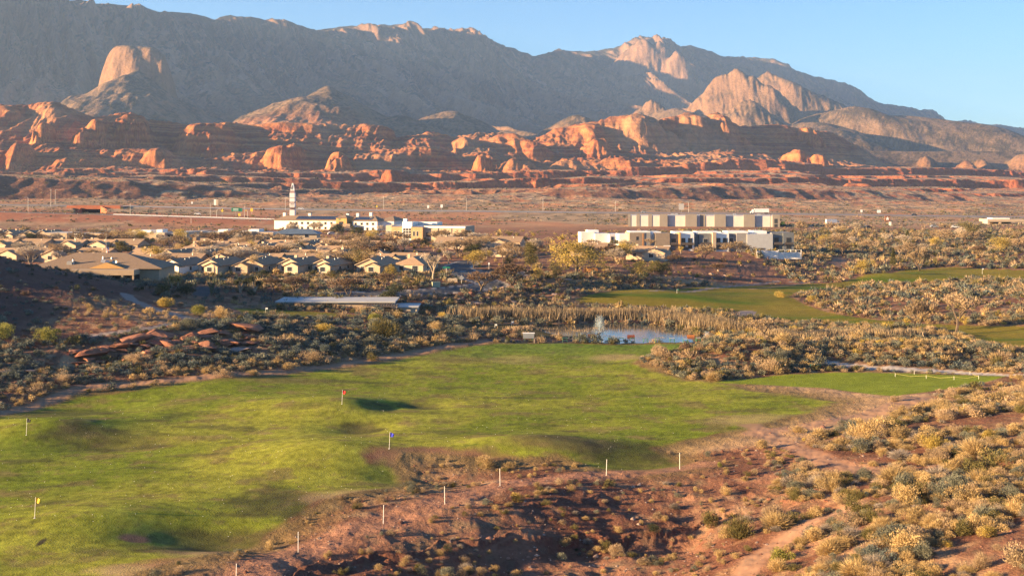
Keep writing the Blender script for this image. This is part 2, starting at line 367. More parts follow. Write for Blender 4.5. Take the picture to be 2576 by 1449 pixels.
C = lambda *v: np.array(v, float)
PAL = dict(soil=C(.155,.070,.046), soil2=C(.25,.125,.078), tan=C(.38,.25,.145), straw=C(.36,.26,.125), turf=C(.145,.182,.016), turf2=C(.25,.255,.032), dark=C(.052,.042,.026), worn=C(.16,.115,.05),
 concrete=C(.27,.215,.19), pale=C(.42,.37,.33), dust=C(.34,.20,.13), asphalt=C(.055,.055,.06), track=C(.29,.15,.10), green=C(.095,.165,.02), mud=C(.06,.045,.03), scrub=C(.17,.135,.085))


def mix(c, d, t):
    return c * (1 - t[:, None]) + d * t[:, None]


def land_cover(X, Y):
    """base colour and class of the near land (0 ground, 1 range turf, 2 fairway turf, 3 path, 4 road)"""
    n1 = fbm(X / 14, Y / 14, 4, 101); n2 = fbm(X / 3.2, Y / 3.2, 4, 102); n3 = fbm(X / 45, Y / 45, 3, 103); n4 = fbm(X / .9, Y / .9, 2, 104)
    col = np.tile(PAL['soil'], (len(X), 1))
    col = mix(col, PAL['soil2'], sstep(-.25, .35, n1 + .5 * n2))
    col = mix(col, PAL['tan'], .75 * sstep(.0, .45, n2 * .7 + n3 * .9))
    col = mix(col, PAL['scrub'], .6 * sstep(.05, .5, n1 * .6 - n2 * .8))
    plateau = sstep(395, 430, Y + 30 * n1); col = mix(col, PAL['soil2'] * 1.15, .7 * plateau)
    hp = sstep(-75, -100, X + 8 * n1) * sstep(225, 240, Y) * (1 - sstep(330, 350, Y)); col = mix(col, C(.12, .062, .05), .85 * hp)  # shade of the left hillside put into a darker soil
    right = sstep(40, 70, X + 10 * n1) * (1 - sstep(280, 330, Y)) * sstep(100, 115, Y); col = mix(col, PAL['straw'], .35 * right * sstep(-.3, .3, n2))
    cls = np.zeros(len(X), int)
    # worn tan turf round the lawn
    rag = 2.2 * n1 + 1.6 * n2
    d = poly_sd(P_LAWN, X, Y); t = poly_sd(P_TAN, X, Y)
    col = mix(col, PAL['tan'] * (1 + .3 * n2[:, None]), .9 * sstep(-1.5, 1.5, t + rag))
    col = mix(col, PAL['worn'], .85 * sstep(-8, -.5, d + rag) * (1 - sstep(-.5, .8, d)))
    tur = mix(np.tile(PAL['turf'], (len(X), 1)), PAL['turf2'], sstep(-.35, .4, n3 * .9 + n1 * .7))
    st = fbm(X / 9, Y / 3.0, 4, 111)
    tur = mix(tur, PAL['worn'], .62 * sstep(.08, .42, fbm(X / 8, Y / 6, 4, 112) + .45 * n2))
    tur = mix(tur, PAL['dark'], .55 * sstep(.12, .45, fbm(X / 11 + 7, Y / 5, 4, 113) + .3 * st))
    tur = mix(tur, PAL['green'], .75 * sstep(222, 262, Y + 14 * n1))
    tur = mix(tur, PAL['worn'], .5 * sstep(.1, .55, n2 * .8 + .6 * fbm(X / 1.6, Y / 1.1, 3, 114)))
    tur = tur * (1 + .38 * st[:, None] + .5 * n4[:, None] + .25 * n2[:, None])
    for (px, py, sx, sy, key, k) in WORN_AND_SHADE:  # wear and soil patches, plus hollow shadows painted dark on the turf
        x0, y0 = px, py
        r = ((X - x0) / sx) ** 2 + ((Y - y0) / sy) ** 2
        tur = mix(tur, PAL[key] * (1 + .5 * n2[:, None]), k * (1 - sstep(.25, 1.35, r + .8 * n2 + .5 * n1)))
    a = sstep(-.9, .9, d + rag * .55)
    col = mix(col, tur, a); cls[a > .5] = 1
    tee = poly_sd(P_TEE, X, Y); a = sstep(-.5, .5, tee + .25 * rag)
    g = np.tile(PAL['turf'] * C(1.2, 1.18, 1.3), (len(X), 1)) * (1 + .2 * n2[:, None] + .12 * n4[:, None])
    col = mix(col, g, a); cls[a > .5] = 1
    f = np.maximum.reduce([poly_sd(P, X, Y) for P in (P_FAIR, P_PUTT)]); a = sstep(-.5, .5, f + .3 * rag)
    fa = mix(np.tile(PAL['turf'] * C(.5, .66, .7), (len(X), 1)), C(.19, .15, .022), sstep(-.3, .3, fbm(X / 40, Y / 9, 3, 120) + .2))
    col = mix(col, fa * (1 + .25 * fbm(X / 22, Y / 3, 3, 121)[:, None]), a); cls[a > .5] = 2
    ch = poly_sd(P_CHIP, X, Y); a = sstep(-.5, .5, ch + .3 * rag); col = mix(col, C(.075, .062, .028), a); cls[a > .5] = 2
    po = poly_sd(P_POND, X, Y); col = mix(col, PAL['mud'], sstep(-2.5, 0, po))
    for w, hw, key in W_PATHS:
        x0 = min(p[0] for p in w) - 6; x1 = max(p[0] for p in w) + 6; y0 = min(p[1] for p in w) - 6; y1 = max(p[1] for p in w) + 6
        m = (X > x0) & (X < x1) & (Y > y0) & (Y < y1)
        if not m.any():
            continue
        dd, _ = seg_dist(X[m], Y[m], w)
        soft = .2 if key in ('concrete', 'pale', 'asphalt') else .9
        a = 1 - sstep(hw - soft, hw + soft, dd + (.9 * n2[m] if soft > .5 else 0))
        cm = col[m]; cm = mix(cm, PAL[key] * (1 + .14 * n2[m][:, None]), a * (1 if soft < .5 else .8)); col[m] = cm
        if key not in ('track',):
            cc = cls[m]; cc[a > .5] = 3; cls[m] = cc
    for w, hw in W_ROADS:
        m = (Y > 280) & (Y < 520)
        dd, _ = seg_dist(X[m], Y[m], w)
        cm = col[m]; cm = mix(cm, PAL['pale'] * .9, 1 - sstep(hw + .9, hw + 1.1, dd)); cm = mix(cm, PAL['asphalt'] * 1.6, 1 - sstep(hw - .1, hw + .1, dd)); col[m] = cm
        cc = cls[m]; cc[dd < hw + .5] = 4; cls[m] = cc
    return np.clip(col, .004, .9), cls


def _w(px, py, sx, sy, key, k):
    x, y = ground_point(px, py); return (x, y, sx, sy, key, k)


WORN_AND_SHADE = [_w(300,1110,9,6,'dark',.55),(*ground_point(150,1030),10,7,'dark',.6),_w(905,1075,3.5,4,'dark',.75),_w(1060,1020,4,3,'dark',.75),_w(950,1035,3,3,'dark',.6),_w(1550,900,6,5,'tan',.55),_w(1300,905,6,6,'tan',.3),_w(1680,900,5,5,'tan',.6),  # dark entries paint the shade of the hollows; the rest is wear and soil
 _w(720,1270,7,5,'dark',.7),_w(560,1340,7,4,'dark',.7),_w(480,1370,6,3,'dark',.7),_w(340,1348,1.6,1.2,'soil2',.95),_w(1400,1130,8,4,'worn',.7),_w(1600,1140,7,7,'dark',.6),_w(900,1250,6,4,'tan',.6),_w(620,1390,8,3,'tan',.6),_w(1140,1170,9,5,'soil2',.95),_w(1060,1160,7,4,'soil2',.95),_w(1220,1190,7,4,'soil2',.95),_w(330,1440,5,2,'tan',.7),
 _w(450,1420,4,2,'soil2',.7),_w(104,1375,.35,1.2,'dark',.95),_w(1900,1060,9,5,'straw',.6),_w(850,930,10,3,'worn',.7),_w(700,955,10,4,'worn',.6),_w(470,1010,5,4,'worn',.3),_w(1150,905,7,5,'worn',.5)]
# ------------------------------------------------------------------ the land mesh: a fan of rows and columns, one sheet
def rows():
    r = [np.arange(55, 100, 1.2)]
    y = 100.0; L1 = []
    while y < 640:
        L1.append(y); y += max(.34, y * y / 52500.0 * ROWK)
    r.append(np.array(L1))
    r += [np.linspace(640, 1000, int(150 / ROWK), endpoint=False), np.linspace(1000, 1400, int(90 / ROWK), endpoint=False), np.linspace(1400, 2450, int(330 / ROWK), endpoint=False),
          np.linspace(2450, 4000, int(430 / ROWK), endpoint=False), np.linspace(4000, 7500, int(420 / ROWK), endpoint=False), np.linspace(7500, 9800, 24)]
    return np.concatenate(r)


ROWK = 1.1
YR = rows()
UC = np.concatenate([np.linspace(-1.6, -.47, 50, endpoint=False), np.linspace(-.47, .47, int(1240 / ROWK)), np.linspace(.47, 1.6, 51)[1:]])
NR, NC = len(YR), len(UC)
U = np.tile(UC, NR); YY = np.repeat(YR, NC)
s = (crest_Y(CX + F * U) - 4000) / 3500
YY = np.where(YY > 4000, 4000 + (YY - 4000) * s, YY)
# outcrops wander: shift the rows of the middle distance a little so that ledges meander
XX = U * YY


def shifted(u, Y):
    X = u * Y
    a = sstep(1060, 1300, Y) * (1 - sstep(3300, 3800, Y))
    return Y + a * (46 * fbm(X / 170, Y / 420, 4, 61, .6) + 12 * fbm(X / 34, Y / 80, 3, 62))


def height(u, Y, detail=True):
    h = terrain_base(u, shifted(u, Y)); X = u * Y
    if detail:
        if (Y > 1000).any():
            h = far_relief(X, Y, u, h); h = relief(X, Y, u, h)
        h = near_relief(X, Y, u, h)
        po = poly_sd(P_POND, X, Y); h = np.where(Y < 400, h * (1 - sstep(-4, 0, po)) + np.minimum(h, -1.0) * sstep(-4, 0, po), h)
        for w, hw, key in W_PATHS + [(a, b, 'r') for a, b in W_ROADS]:
            if key in ('concrete', 'pale', 'asphalt', 'r'):
                pass
    return h


ZZ = height(U, YY)
_px = CX + F * U
_m = (_px > 188) & (_px < 268) & (YY > 835) & (YY < 1026); ZZ[_m] = np.minimum(ZZ[_m], np.interp(YY[_m], [835, 880, 1026], [HC - 77.5 * 835 / F, HC - 78 * 880 / F, HC - 78 * 940 / F]))


def zat(x, y):
    """height of the finished land at points"""
    x = np.atleast_1d(np.asarray(x, float)); y = np.atleast_1d(np.asarray(y, float))
    u = x / y
    ci = np.clip(np.searchsorted(UC, u) - 1, 0, NC - 2); ri = np.clip(np.searchsorted(YR, y) - 1, 0, NR - 2)
    fu = (u - UC[ci]) / (UC[ci + 1] - UC[ci]); fr = (y - YR[ri]) / (YR[ri + 1] - YR[ri])
    fu = np.clip(fu, 0, 1); fr = np.clip(fr, 0, 1)
    Z = ZZ.reshape(NR, NC)
    return (Z[ri, ci] * (1 - fu) + Z[ri, ci + 1] * fu) * (1 - fr) + (Z[ri + 1, ci] * (1 - fu) + Z[ri + 1, ci + 1] * fu) * fr


_Z2 = None


def drop(px, py, ymin=60, ymax=1900):
    """first land point that the sight line through (px, py) meets"""
    m = (YR >= ymin) & (YR <= ymax)
    Ys = YR[m]; u = (px - CX) / F
    z = zat(u * Ys, Ys); ray = HC - (py - HZ) * Ys / F
    k = np.nonzero(ray <= z)[0]
    Y = Ys[k[0]] if len(k) else Ys[-1]
    return u * Y, Y, float(zat(u * Y, Y)[0])


# ------------------------------------------------------------------ colours of the far land
def far_colour(X, Y, Z, slope):
    px = CX + F * X / Y
    n1 = fbm(X / 60, Y / 90, 4, 201); n2 = fbm(X / 14, Y / 22, 3, 202); st = fbm(Z / 5 + n1 * .8, X / 900, 3, 203)
    n = len(X)
    scrub = mix(np.tile(C(.46, .31, .185), (n, 1)), C(.28, .20, .125), sstep(-.3, .3, n2))
    scrub = mix(scrub, C(.50, .22, .11), .8 * sstep(-.15, .35, n1))
    red = mix(np.tile(C(.46, .16, .075), (n, 1)), C(.33, .10, .05), sstep(-.3, .3, st))
    col = mix(scrub, red, sstep(.14, .30, slope + .1 * n2))
    emb = (1 - sstep(900, 940, Y)) * sstep(770, 790, Y) * (1 - sstep(1150, 1350, px)); col = mix(col, C(.40, .145, .075), .8 * emb * sstep(-.4, .1, n2 + .2))
    bank_shade = sstep(.16, .3, slope) * (1 - sstep(1700, 1900, Y)); col = mix(col, C(.21, .115, .075), .8 * bank_shade)  # shade on the steep banks is put into their colour
    # red hills
    k = sstep(2400, 2580, Y * (1 - .5 * np.clip(X / Y, -.7, .6)))
    hill = mix(np.tile(C(.50, .20, .078), (n, 1)), C(.30, .095, .045), sstep(-.35, .35, st + .5 * n1))
    hill = mix(hill, C(.48, .30, .17), .4 * sstep(-.1, .35, fbm(X / 300, Y / 500, 3, 206)))
    hill = mix(hill, C(.27, .17, .105), .5 * (1 - sstep(.14, .34, slope + .25 * n2)))
    col = mix(col, hill, k)
    # mountains
    t = (Y - 4000) / (crest_Y(px) - 4000)
    sa = X * .78 + Y * .5 + 120 * n1; da = Y * .78 - X * .5
    v1 = fbm(sa / 70, da / 700 + Z / 900, 4, 208, .6); v2 = fbm(sa / 260, da / 1500, 3, 209)
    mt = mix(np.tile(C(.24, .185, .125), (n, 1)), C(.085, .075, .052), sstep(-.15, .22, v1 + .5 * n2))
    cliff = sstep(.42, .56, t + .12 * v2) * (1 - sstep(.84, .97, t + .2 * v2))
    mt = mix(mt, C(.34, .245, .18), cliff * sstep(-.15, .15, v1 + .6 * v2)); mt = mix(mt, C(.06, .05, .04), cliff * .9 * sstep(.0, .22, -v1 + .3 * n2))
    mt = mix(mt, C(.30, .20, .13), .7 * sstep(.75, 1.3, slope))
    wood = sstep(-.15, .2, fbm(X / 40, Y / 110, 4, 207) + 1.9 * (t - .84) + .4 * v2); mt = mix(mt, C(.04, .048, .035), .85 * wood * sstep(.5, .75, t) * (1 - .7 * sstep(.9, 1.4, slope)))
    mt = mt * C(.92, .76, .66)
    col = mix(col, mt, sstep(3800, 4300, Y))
    return col


Zg = ZZ.reshape(NR, NC); Yg = YY.reshape(NR, NC); Xg = XX.reshape(NR, NC)
dzr = np.gradient(Zg, axis=0) / np.maximum(np.gradient(Yg, axis=0), .01)
dzc = np.gradient(Zg, axis=1) / np.maximum(np.gradient(Xg, axis=1), .01)
SLOPE = np.hypot(dzr, dzc).ravel()
COLR = np.zeros((NR * NC, 4)); COLR[:, 3] = 1
CLS = np.zeros(NR * NC, int)
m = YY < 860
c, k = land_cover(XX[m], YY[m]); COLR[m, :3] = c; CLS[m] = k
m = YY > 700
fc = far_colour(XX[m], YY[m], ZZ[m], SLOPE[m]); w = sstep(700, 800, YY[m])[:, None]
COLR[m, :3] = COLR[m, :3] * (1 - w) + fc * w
m = (YY > 815) & (YY < 1036)
_x, _y = XX[m], YY[m]; a_ = sstep(981, 984, _y) * (1 - sstep(1018, 1022, _y)) * (1 - .8 * sstep(997, 998, _y) * (1 - sstep(1004, 1005, _y))) + sstep(826, 829, _y) * (1 - sstep(846, 849, _y)) * (CX + F * _x / _y < 1000)
COLR[m, :3] = mix(COLR[m, :3], C(.27, .25, .24), np.clip(a_, 0, 1)); CLS[m] = np.where(a_ > .5, 4, CLS[m])
# steep cut banks near the camera show darker red earth
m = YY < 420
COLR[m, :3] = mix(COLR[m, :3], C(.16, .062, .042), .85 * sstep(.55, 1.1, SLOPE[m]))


# ------------------------------------------------------------------ materials
def mat(name, col=(.5, .5, .5), rough=.8, metal=0, spec=.3, noise=None, bump=None, emit=None):
    m = bpy.data.materials.new(name); m.use_nodes = True
    nt = m.node_tree; b = nt.nodes['Principled BSDF']
    b.inputs['Base Color'].default_value = (*col, 1); b.inputs['Roughness'].default_value = rough; b.inputs['Metallic'].default_value = metal
    b.inputs['Specular IOR Level'].default_value = spec
    tc = nt.nodes.new('ShaderNodeTexCoord')
    if noise:
        sc, amt = noise
        n = nt.nodes.new('ShaderNodeTexNoise'); n.inputs['Scale'].default_value = sc; n.inputs['Detail'].default_value = 5
        nt.links.new(tc.outputs['Object'], n.inputs['Vector'])
        r = nt.nodes.new('ShaderNodeMapRange'); r.inputs['From Min'].default_value = .3; r.inputs['From Max'].default_value = .7
        r.inputs['To Min'].default_value = 1 - amt; r.inputs['To Max'].default_value = 1 + amt
        nt.links.new(n.outputs['Fac'], r.inputs['Value'])
        h = nt.nodes.new('ShaderNodeMix'); h.data_type = 'RGBA'; h.blend_type = 'MULTIPLY'; h.inputs['Factor'].default_value = 1
        h.inputs['A'].default_value = (*col, 1); nt.links.new(r.outputs['Result'], h.inputs['B'])
        nt.links.new(h.outputs['Result'], b.inputs['Base Color'])
        if bump:
            bp = nt.nodes.new('ShaderNodeBump'); bp.inputs['Strength'].default_value = bump[0]; bp.inputs['Distance'].default_value = bump[1]
            nt.links.new(n.outputs['Fac'], bp.inputs['Height']); nt.links.new(bp.outputs['Normal'], b.inputs['Normal'])
    if emit:
        b.inputs['Emission Color'].default_value = (*emit[0], 1); b.inputs['Emission Strength'].default_value = emit[1]
    return m


def land_mat(name, sc1, sc2, amt, bump, rough=.95, speck=None):
    m = bpy.data.materials.new(name); m.use_nodes = True
    nt = m.node_tree; N = nt.nodes; Lk = nt.links; b = N['Principled BSDF']; b.inputs['Roughness'].default_value = rough; b.inputs['Specular IOR Level'].default_value = .08
    a = N.new('ShaderNodeAttribute'); a.attribute_name = 'Col'
    tc = N.new('ShaderNodeTexCoord')
    cur = a.outputs['Color']; hs = []
    for sc in (sc1, sc2):
        n = N.new('ShaderNodeTexNoise'); n.inputs['Scale'].default_value = sc; n.inputs['Detail'].default_value = 6; n.inputs['Roughness'].default_value = .65
        Lk.new(tc.outputs['Object'], n.inputs['Vector']); hs.append(n)
        r = N.new('ShaderNodeMapRange'); r.inputs['From Min'].default_value = .3; r.inputs['From Max'].default_value = .7; r.inputs['To Min'].default_value = 1 - amt; r.inputs['To Max'].default_value = 1 + amt
        Lk.new(n.outputs['Fac'], r.inputs['Value'])
        h = N.new('ShaderNodeMix'); h.data_type = 'RGBA'; h.blend_type = 'MULTIPLY'; h.inputs['Factor'].default_value = 1
        Lk.new(cur, h.inputs['A']); Lk.new(r.outputs['Result'], h.inputs['B']); cur = h.outputs['Result']
    if speck:
        v = N.new('ShaderNodeTexVoronoi'); v.inputs['Scale'].default_value = speck[0]; Lk.new(tc.outputs['Object'], v.inputs['Vector'])
        r = N.new('ShaderNodeMapRange'); r.inputs['From Min'].default_value = speck[1]; r.inputs['From Max'].default_value = speck[1] + .12; r.inputs['To Min'].default_value = speck[2]; r.inputs['To Max'].default_value = 0
        Lk.new(v.outputs['Distance'], r.inputs['Value'])
        h = N.new('ShaderNodeMix'); h.data_type = 'RGBA'; Lk.new(r.outputs['Result'], h.inputs['Factor']); Lk.new(cur, h.inputs['A']); h.inputs['B'].default_value = (*speck[3], 1); cur = h.outputs['Result']
    Lk.new(cur, b.inputs['Base Color'])
    bp = N.new('ShaderNodeBump'); bp.inputs['Strength'].default_value = 1; bp.inputs['Distance'].default_value = bump; Lk.new(hs[1].outputs['Fac'], bp.inputs['Height']); Lk.new(bp.outputs['Normal'], b.inputs['Normal'])
    return m


M_GROUND = land_mat('desert_soil', .35, 2.6, .22, .22)
M_TURF = land_mat('turf', .5, 5.0, .16, .10)
M_PAVE = land_mat('pavement', .3, 4.0, .08, .01, .85)
M_FAR = land_mat('desert_terraces', .03, .16, .3, 2.2, speck=(.16, .16, .5, (.10, .085, .055)))
M_HILL = land_mat('red_sandstone', .012, .06, .2, 5, speck=(.10, .13, .35, (.10, .085, .05)))
M_MTN = land_mat('mountain_rock', .012, .06, .2, 7)


def grid_part(name, sel, material):
    """link the quads picked by sel (rows-1 x cols-1 mask) as one mesh object"""
    r, c = np.nonzero(sel)
    q = np.stack([r * NC + c, r * NC + c + 1, (r + 1) * NC + c + 1, (r + 1) * NC + c], 1)
    ids, inv = np.unique(q.ravel(), return_inverse=True)
    me = bpy.data.meshes.new(name)
    me.vertices.add(len(ids)); me.loops.add(len(inv)); me.polygons.add(len(q))
    me.vertices.foreach_set('co', np.stack([XX[ids], YY[ids], ZZ[ids]], 1).ravel().astype(np.float32))
    me.loops.foreach_set('vertex_index', inv.astype(np.int32))
    me.polygons.foreach_set('loop_start', (np.arange(len(q)) * 4).astype(np.int32))
    me.polygons.foreach_set('use_smooth', np.ones(len(q), bool))
    me.update()
    at = me.color_attributes.new('Col', 'FLOAT_COLOR', 'POINT'); at.data.foreach_set('color', COLR[ids].ravel().astype(np.float32))
    me.materials.append(material)
    o = bpy.data.objects.new(name, me); COL.objects.link(o)
    return o


def tag(o, label=None, cat=None, group=None, kind=None):
    for k, v in (('label', label), ('category', cat), ('group', group), ('kind', kind)):
        if v:
            o[k] = v
    return o


rowY = np.repeat(YR[:-1, None], NC - 1, 1)
fc = CLS.reshape(NR, NC)[:-1, :-1]
near = rowY < 1060
for nm, sel, mt_, lab in (
        ('ground', near & (fc == 0), M_GROUND, 'red desert ground round the golf course and houses'),
        ('driving_range_lawn', near & (fc == 1), M_TURF, 'mottled green driving range turf'),
        ('fairway', near & (fc == 2), M_TURF, 'dark green fairways and greens beyond the range'),
        ('path', near & (fc == 3), M_PAVE, 'pale cart paths and dusty trails'),
        ('road', near & (fc == 4), M_PAVE, 'grey residential streets and the highway'),
        ('desert_terraces', (rowY >= 1060) & (rowY < 2450), M_FAR, 'stepped red desert terraces beyond the highway'),
        ('red_rock_hills', (rowY >= 2450) & (rowY < 4000), M_HILL, 'red sandstone hills below the mountains'),
        ('mountains', rowY >= 4000, M_MTN, 'long grey brown mountain range')):
    tag(grid_part(nm, sel, mt_), lab, kind='structure')
wm = bpy.data.meshes.new('pond_water')
# ------------------------------------------------------------------ mesh helpers
def raw_mesh(name, V, Fc, material, cols=None, smooth=False):
    """mesh from vertex rows and equal-length face rows (or a list of faces)"""
    me = bpy.data.meshes.new(name)
    if isinstance(Fc, np.ndarray):
        k = Fc.shape[1]
        me.vertices.add(len(V)); me.loops.add(Fc.size); me.polygons.add(len(Fc))
        me.vertices.foreach_set('co', np.asarray(V, np.float32).ravel()); me.loops.foreach_set('vertex_index', Fc.astype(np.int32).ravel())
        me.polygons.foreach_set('loop_start', (np.arange(len(Fc)) * k).astype(np.int32))
        if smooth:
            me.polygons.foreach_set('use_smooth', np.ones(len(Fc), bool))
        me.update()
    else:
        me.from_pydata([tuple(v) for v in V], [], [tuple(f) for f in Fc])
        if smooth:
            for p in me.polygons:
                p.use_smooth = True
    if cols is not None:
        a = me.color_attributes.new('Col', 'FLOAT_COLOR', 'POINT')
        a.data.foreach_set('color', np.concatenate([cols, np.ones((len(cols), 1))], 1).astype(np.float32).ravel())
    if material is not None:
        for m_ in (material if isinstance(material, (list, tuple)) else [material]):
            me.materials.append(m_)
    return me


def link(name, me, parent=None, loc=None, rot=None, sc=None):
    o = bpy.data.objects.new(name, me); COL.objects.link(o)
    if parent is not None:
        o.parent = parent
    if loc is not None:
        o.location = loc
    if rot is not None:
        o.rotation_euler = rot if hasattr(rot, '__len__') else (0, 0, rot)
    if sc is not None:
        o.scale = sc if hasattr(sc, '__len__') else (sc, sc, sc)
    return o


class MB:
    def __init__(self):
        self.v = []; self.f = []

    def box(self, x0, x1, y0, y1, z0, z1):
        n = len(self.v)
        self.v += [(x, y, z) for z in (z0, z1) for y in (y0, y1) for x in (x0, x1)]
        self.f += [tuple(n + i for i in q) for q in ((0, 2, 3, 1), (4, 5, 7, 6), (0, 1, 5, 4), (2, 6, 7, 3), (0, 4, 6, 2), (1, 3, 7, 5))]
        return self

    def poly(self, *pts):
        n = len(self.v); self.v += list(pts); self.f.append(tuple(range(n, n + len(pts)))); return self

    def extr(self, pts, axis, a, b):
        """extrude a 2-D outline along axis from a to b; axis y: pts are (x, z); axis x: (y, z); axis z: (x, y)"""
        n = len(self.v); k = len(pts)
        P = {'y': lambda p, t: (p[0], t, p[1]), 'x': lambda p, t: (t, p[0], p[1]), 'z': lambda p, t: (p[0], p[1], t)}[axis]
        self.v += [P(p, a) for p in pts] + [P(p, b) for p in pts]
        self.f += [tuple(range(n, n + k)), tuple(range(n + 2 * k - 1, n + k - 1, -1))]
        self.f += [(n + i, n + k + i, n + k + (i + 1) % k, n + (i + 1) % k) for i in range(k)]
        return self

    def tube(self, pts, r, seg=6, r1=None):
        pts = [Vector(p) for p in pts]; n0 = len(self.v); m_ = len(pts)
        for i, p in enumerate(pts):
            d = (pts[min(i + 1, m_ - 1)] - pts[max(i - 1, 0)]).normalized()
            a = d.orthogonal().normalized(); b = d.cross(a)
            rr = r + ((r1 if r1 is not None else r) - r) * i / max(1, m_ - 1)
            for k in range(seg):
                t = 2 * math.pi * k / seg
                self.v.append(tuple(p + a * rr * math.cos(t) + b * rr * math.sin(t)))
        for i in range(m_ - 1):
            for k in range(seg):
                A = n0 + i * seg + k; B = n0 + i * seg + (k + 1) % seg
                self.f.append((A, B, B + seg, A + seg))
        self.f.append(tuple(range(n0 + seg - 1, n0 - 1, -1))); self.f.append(tuple(range(n0 + (m_ - 1) * seg, n0 + m_ * seg)))
        return self

    def mesh(self, name, material, smooth=False):
        return raw_mesh(name, self.v, self.f, material, smooth=smooth)

    def build(self, name, material, parent=None, smooth=False, **kw):
        return link(name, self.mesh(name, material, smooth), parent, **kw)


def empty(name, loc, rz=0, label=None, cat=None, group=None, sc=None):
    o = bpy.data.objects.new(name, None); COL.objects.link(o); o.location = loc; o.rotation_euler = (0, 0, rz)
    if sc is not None:
        o.scale = sc if hasattr(sc, '__len__') else (sc, sc, sc)
    return tag(o, label, cat, group)


def copy_tree(o, parent=None):
    c = o.copy(); COL.objects.link(c)
    if parent is not None:
        c.parent = parent
    for ch in o.children:
        copy_tree(ch, c)
    return c


# ------------------------------------------------------------------ foliage
def foliage_mat(name, translucent=.25, var=.25):
    m = bpy.data.materials.new(name); m.use_nodes = True; nt = m.node_tree; N = nt.nodes; Lk = nt.links
    b = N['Principled BSDF']; b.inputs['Roughness'].default_value = .85; b.inputs['Specular IOR Level'].default_value = .12
    a = N.new('ShaderNodeAttribute'); a.attribute_name = 'Col'; oi = N.new('ShaderNodeObjectInfo')
    r = N.new('ShaderNodeMapRange'); r.inputs['To Min'].default_value = 1 - var; r.inputs['To Max'].default_value = 1 + var; Lk.new(oi.outputs['Random'], r.inputs['Value'])
    h = N.new('ShaderNodeMix'); h.data_type = 'RGBA'; h.blend_type = 'MULTIPLY'; h.inputs['Factor'].default_value = 1
    Lk.new(a.outputs['Color'], h.inputs['A']); Lk.new(r.outputs['Result'], h.inputs['B']); Lk.new(h.outputs['Result'], b.inputs['Base Color'])
    t = N.new('ShaderNodeBsdfTranslucent'); Lk.new(h.outputs['Result'], t.inputs['Color'])
    s = N.new('ShaderNodeMixShader'); s.inputs['Fac'].default_value = translucent
    Lk.new(b.outputs[0], s.inputs[1]); Lk.new(t.outputs[0], s.inputs[2]); Lk.new(s.outputs[0], N['Material Output'].inputs['Surface'])
    return m


M_LEAF = foliage_mat('foliage', .25, .2)
M_TWIG = foliage_mat('twigs', .1, .2)
M_BARK = mat('bark', (.11, .08, .06), .9, noise=(6, .3))
M_PALEBARK = mat('pale_bark', (.30, .24, .18), .9, noise=(6, .25))

TINT = dict(straw=[(.43,.31,.15),(.33,.23,.105),(.49,.365,.19)], tan=[(.38,.275,.17),(.29,.205,.13),(.44,.335,.22)], sage=[(.17,.172,.13),(.125,.132,.105),(.215,.21,.155)], blue=[(.11,.132,.125),(.08,.10,.10),(.15,.17,.155)],  # sage and blue are darkened for the shade on the bank
 olive=[(.15,.13,.05),(.10,.095,.04),(.20,.16,.06)], dark=[(.055,.062,.035),(.04,.05,.03),(.08,.08,.045)], gold=[(.44,.32,.08),(.34,.25,.06),(.50,.38,.12)], lime=[(.27,.26,.06),(.20,.20,.05),(.34,.31,.09)],
 brown=[(.20,.13,.085),(.15,.10,.07),(.26,.17,.11)], pink=[(.33,.19,.14),(.26,.15,.11),(.38,.25,.18)], grey=[(.50,.42,.33),(.42,.34,.26),(.58,.50,.40)], reed=[(.33,.25,.155),(.26,.195,.12),(.39,.30,.20)], dead=[(.30,.25,.21),(.22,.18,.15),(.37,.32,.27)], pine=[(.10,.095,.035),(.065,.07,.03),(.14,.125,.05)])


def blades(P, D, ln, wd, g):
    """one thin triangle per row: root P, unit direction D, length, width"""
    n = len(P); A = g.normal(size=(n, 3)); S = np.cross(D, A); S /= np.linalg.norm(S, axis=1)[:, None] + 1e-9
    V = np.empty((n, 3, 3)); V[:, 0] = P + S * wd[:, None] * .5; V[:, 1] = P - S * wd[:, None] * .5; V[:, 2] = P + D * ln[:, None]
    return V.reshape(-1, 3), np.arange(n * 3).reshape(n, 3)


def unit(v):
    return v / (np.linalg.norm(v, axis=1)[:, None] + 1e-9)


def hemi(n, g, low=-.1):
    d = g.normal(size=(n, 3)); d[:, 2] = np.abs(d[:, 2]) + low; return unit(d)


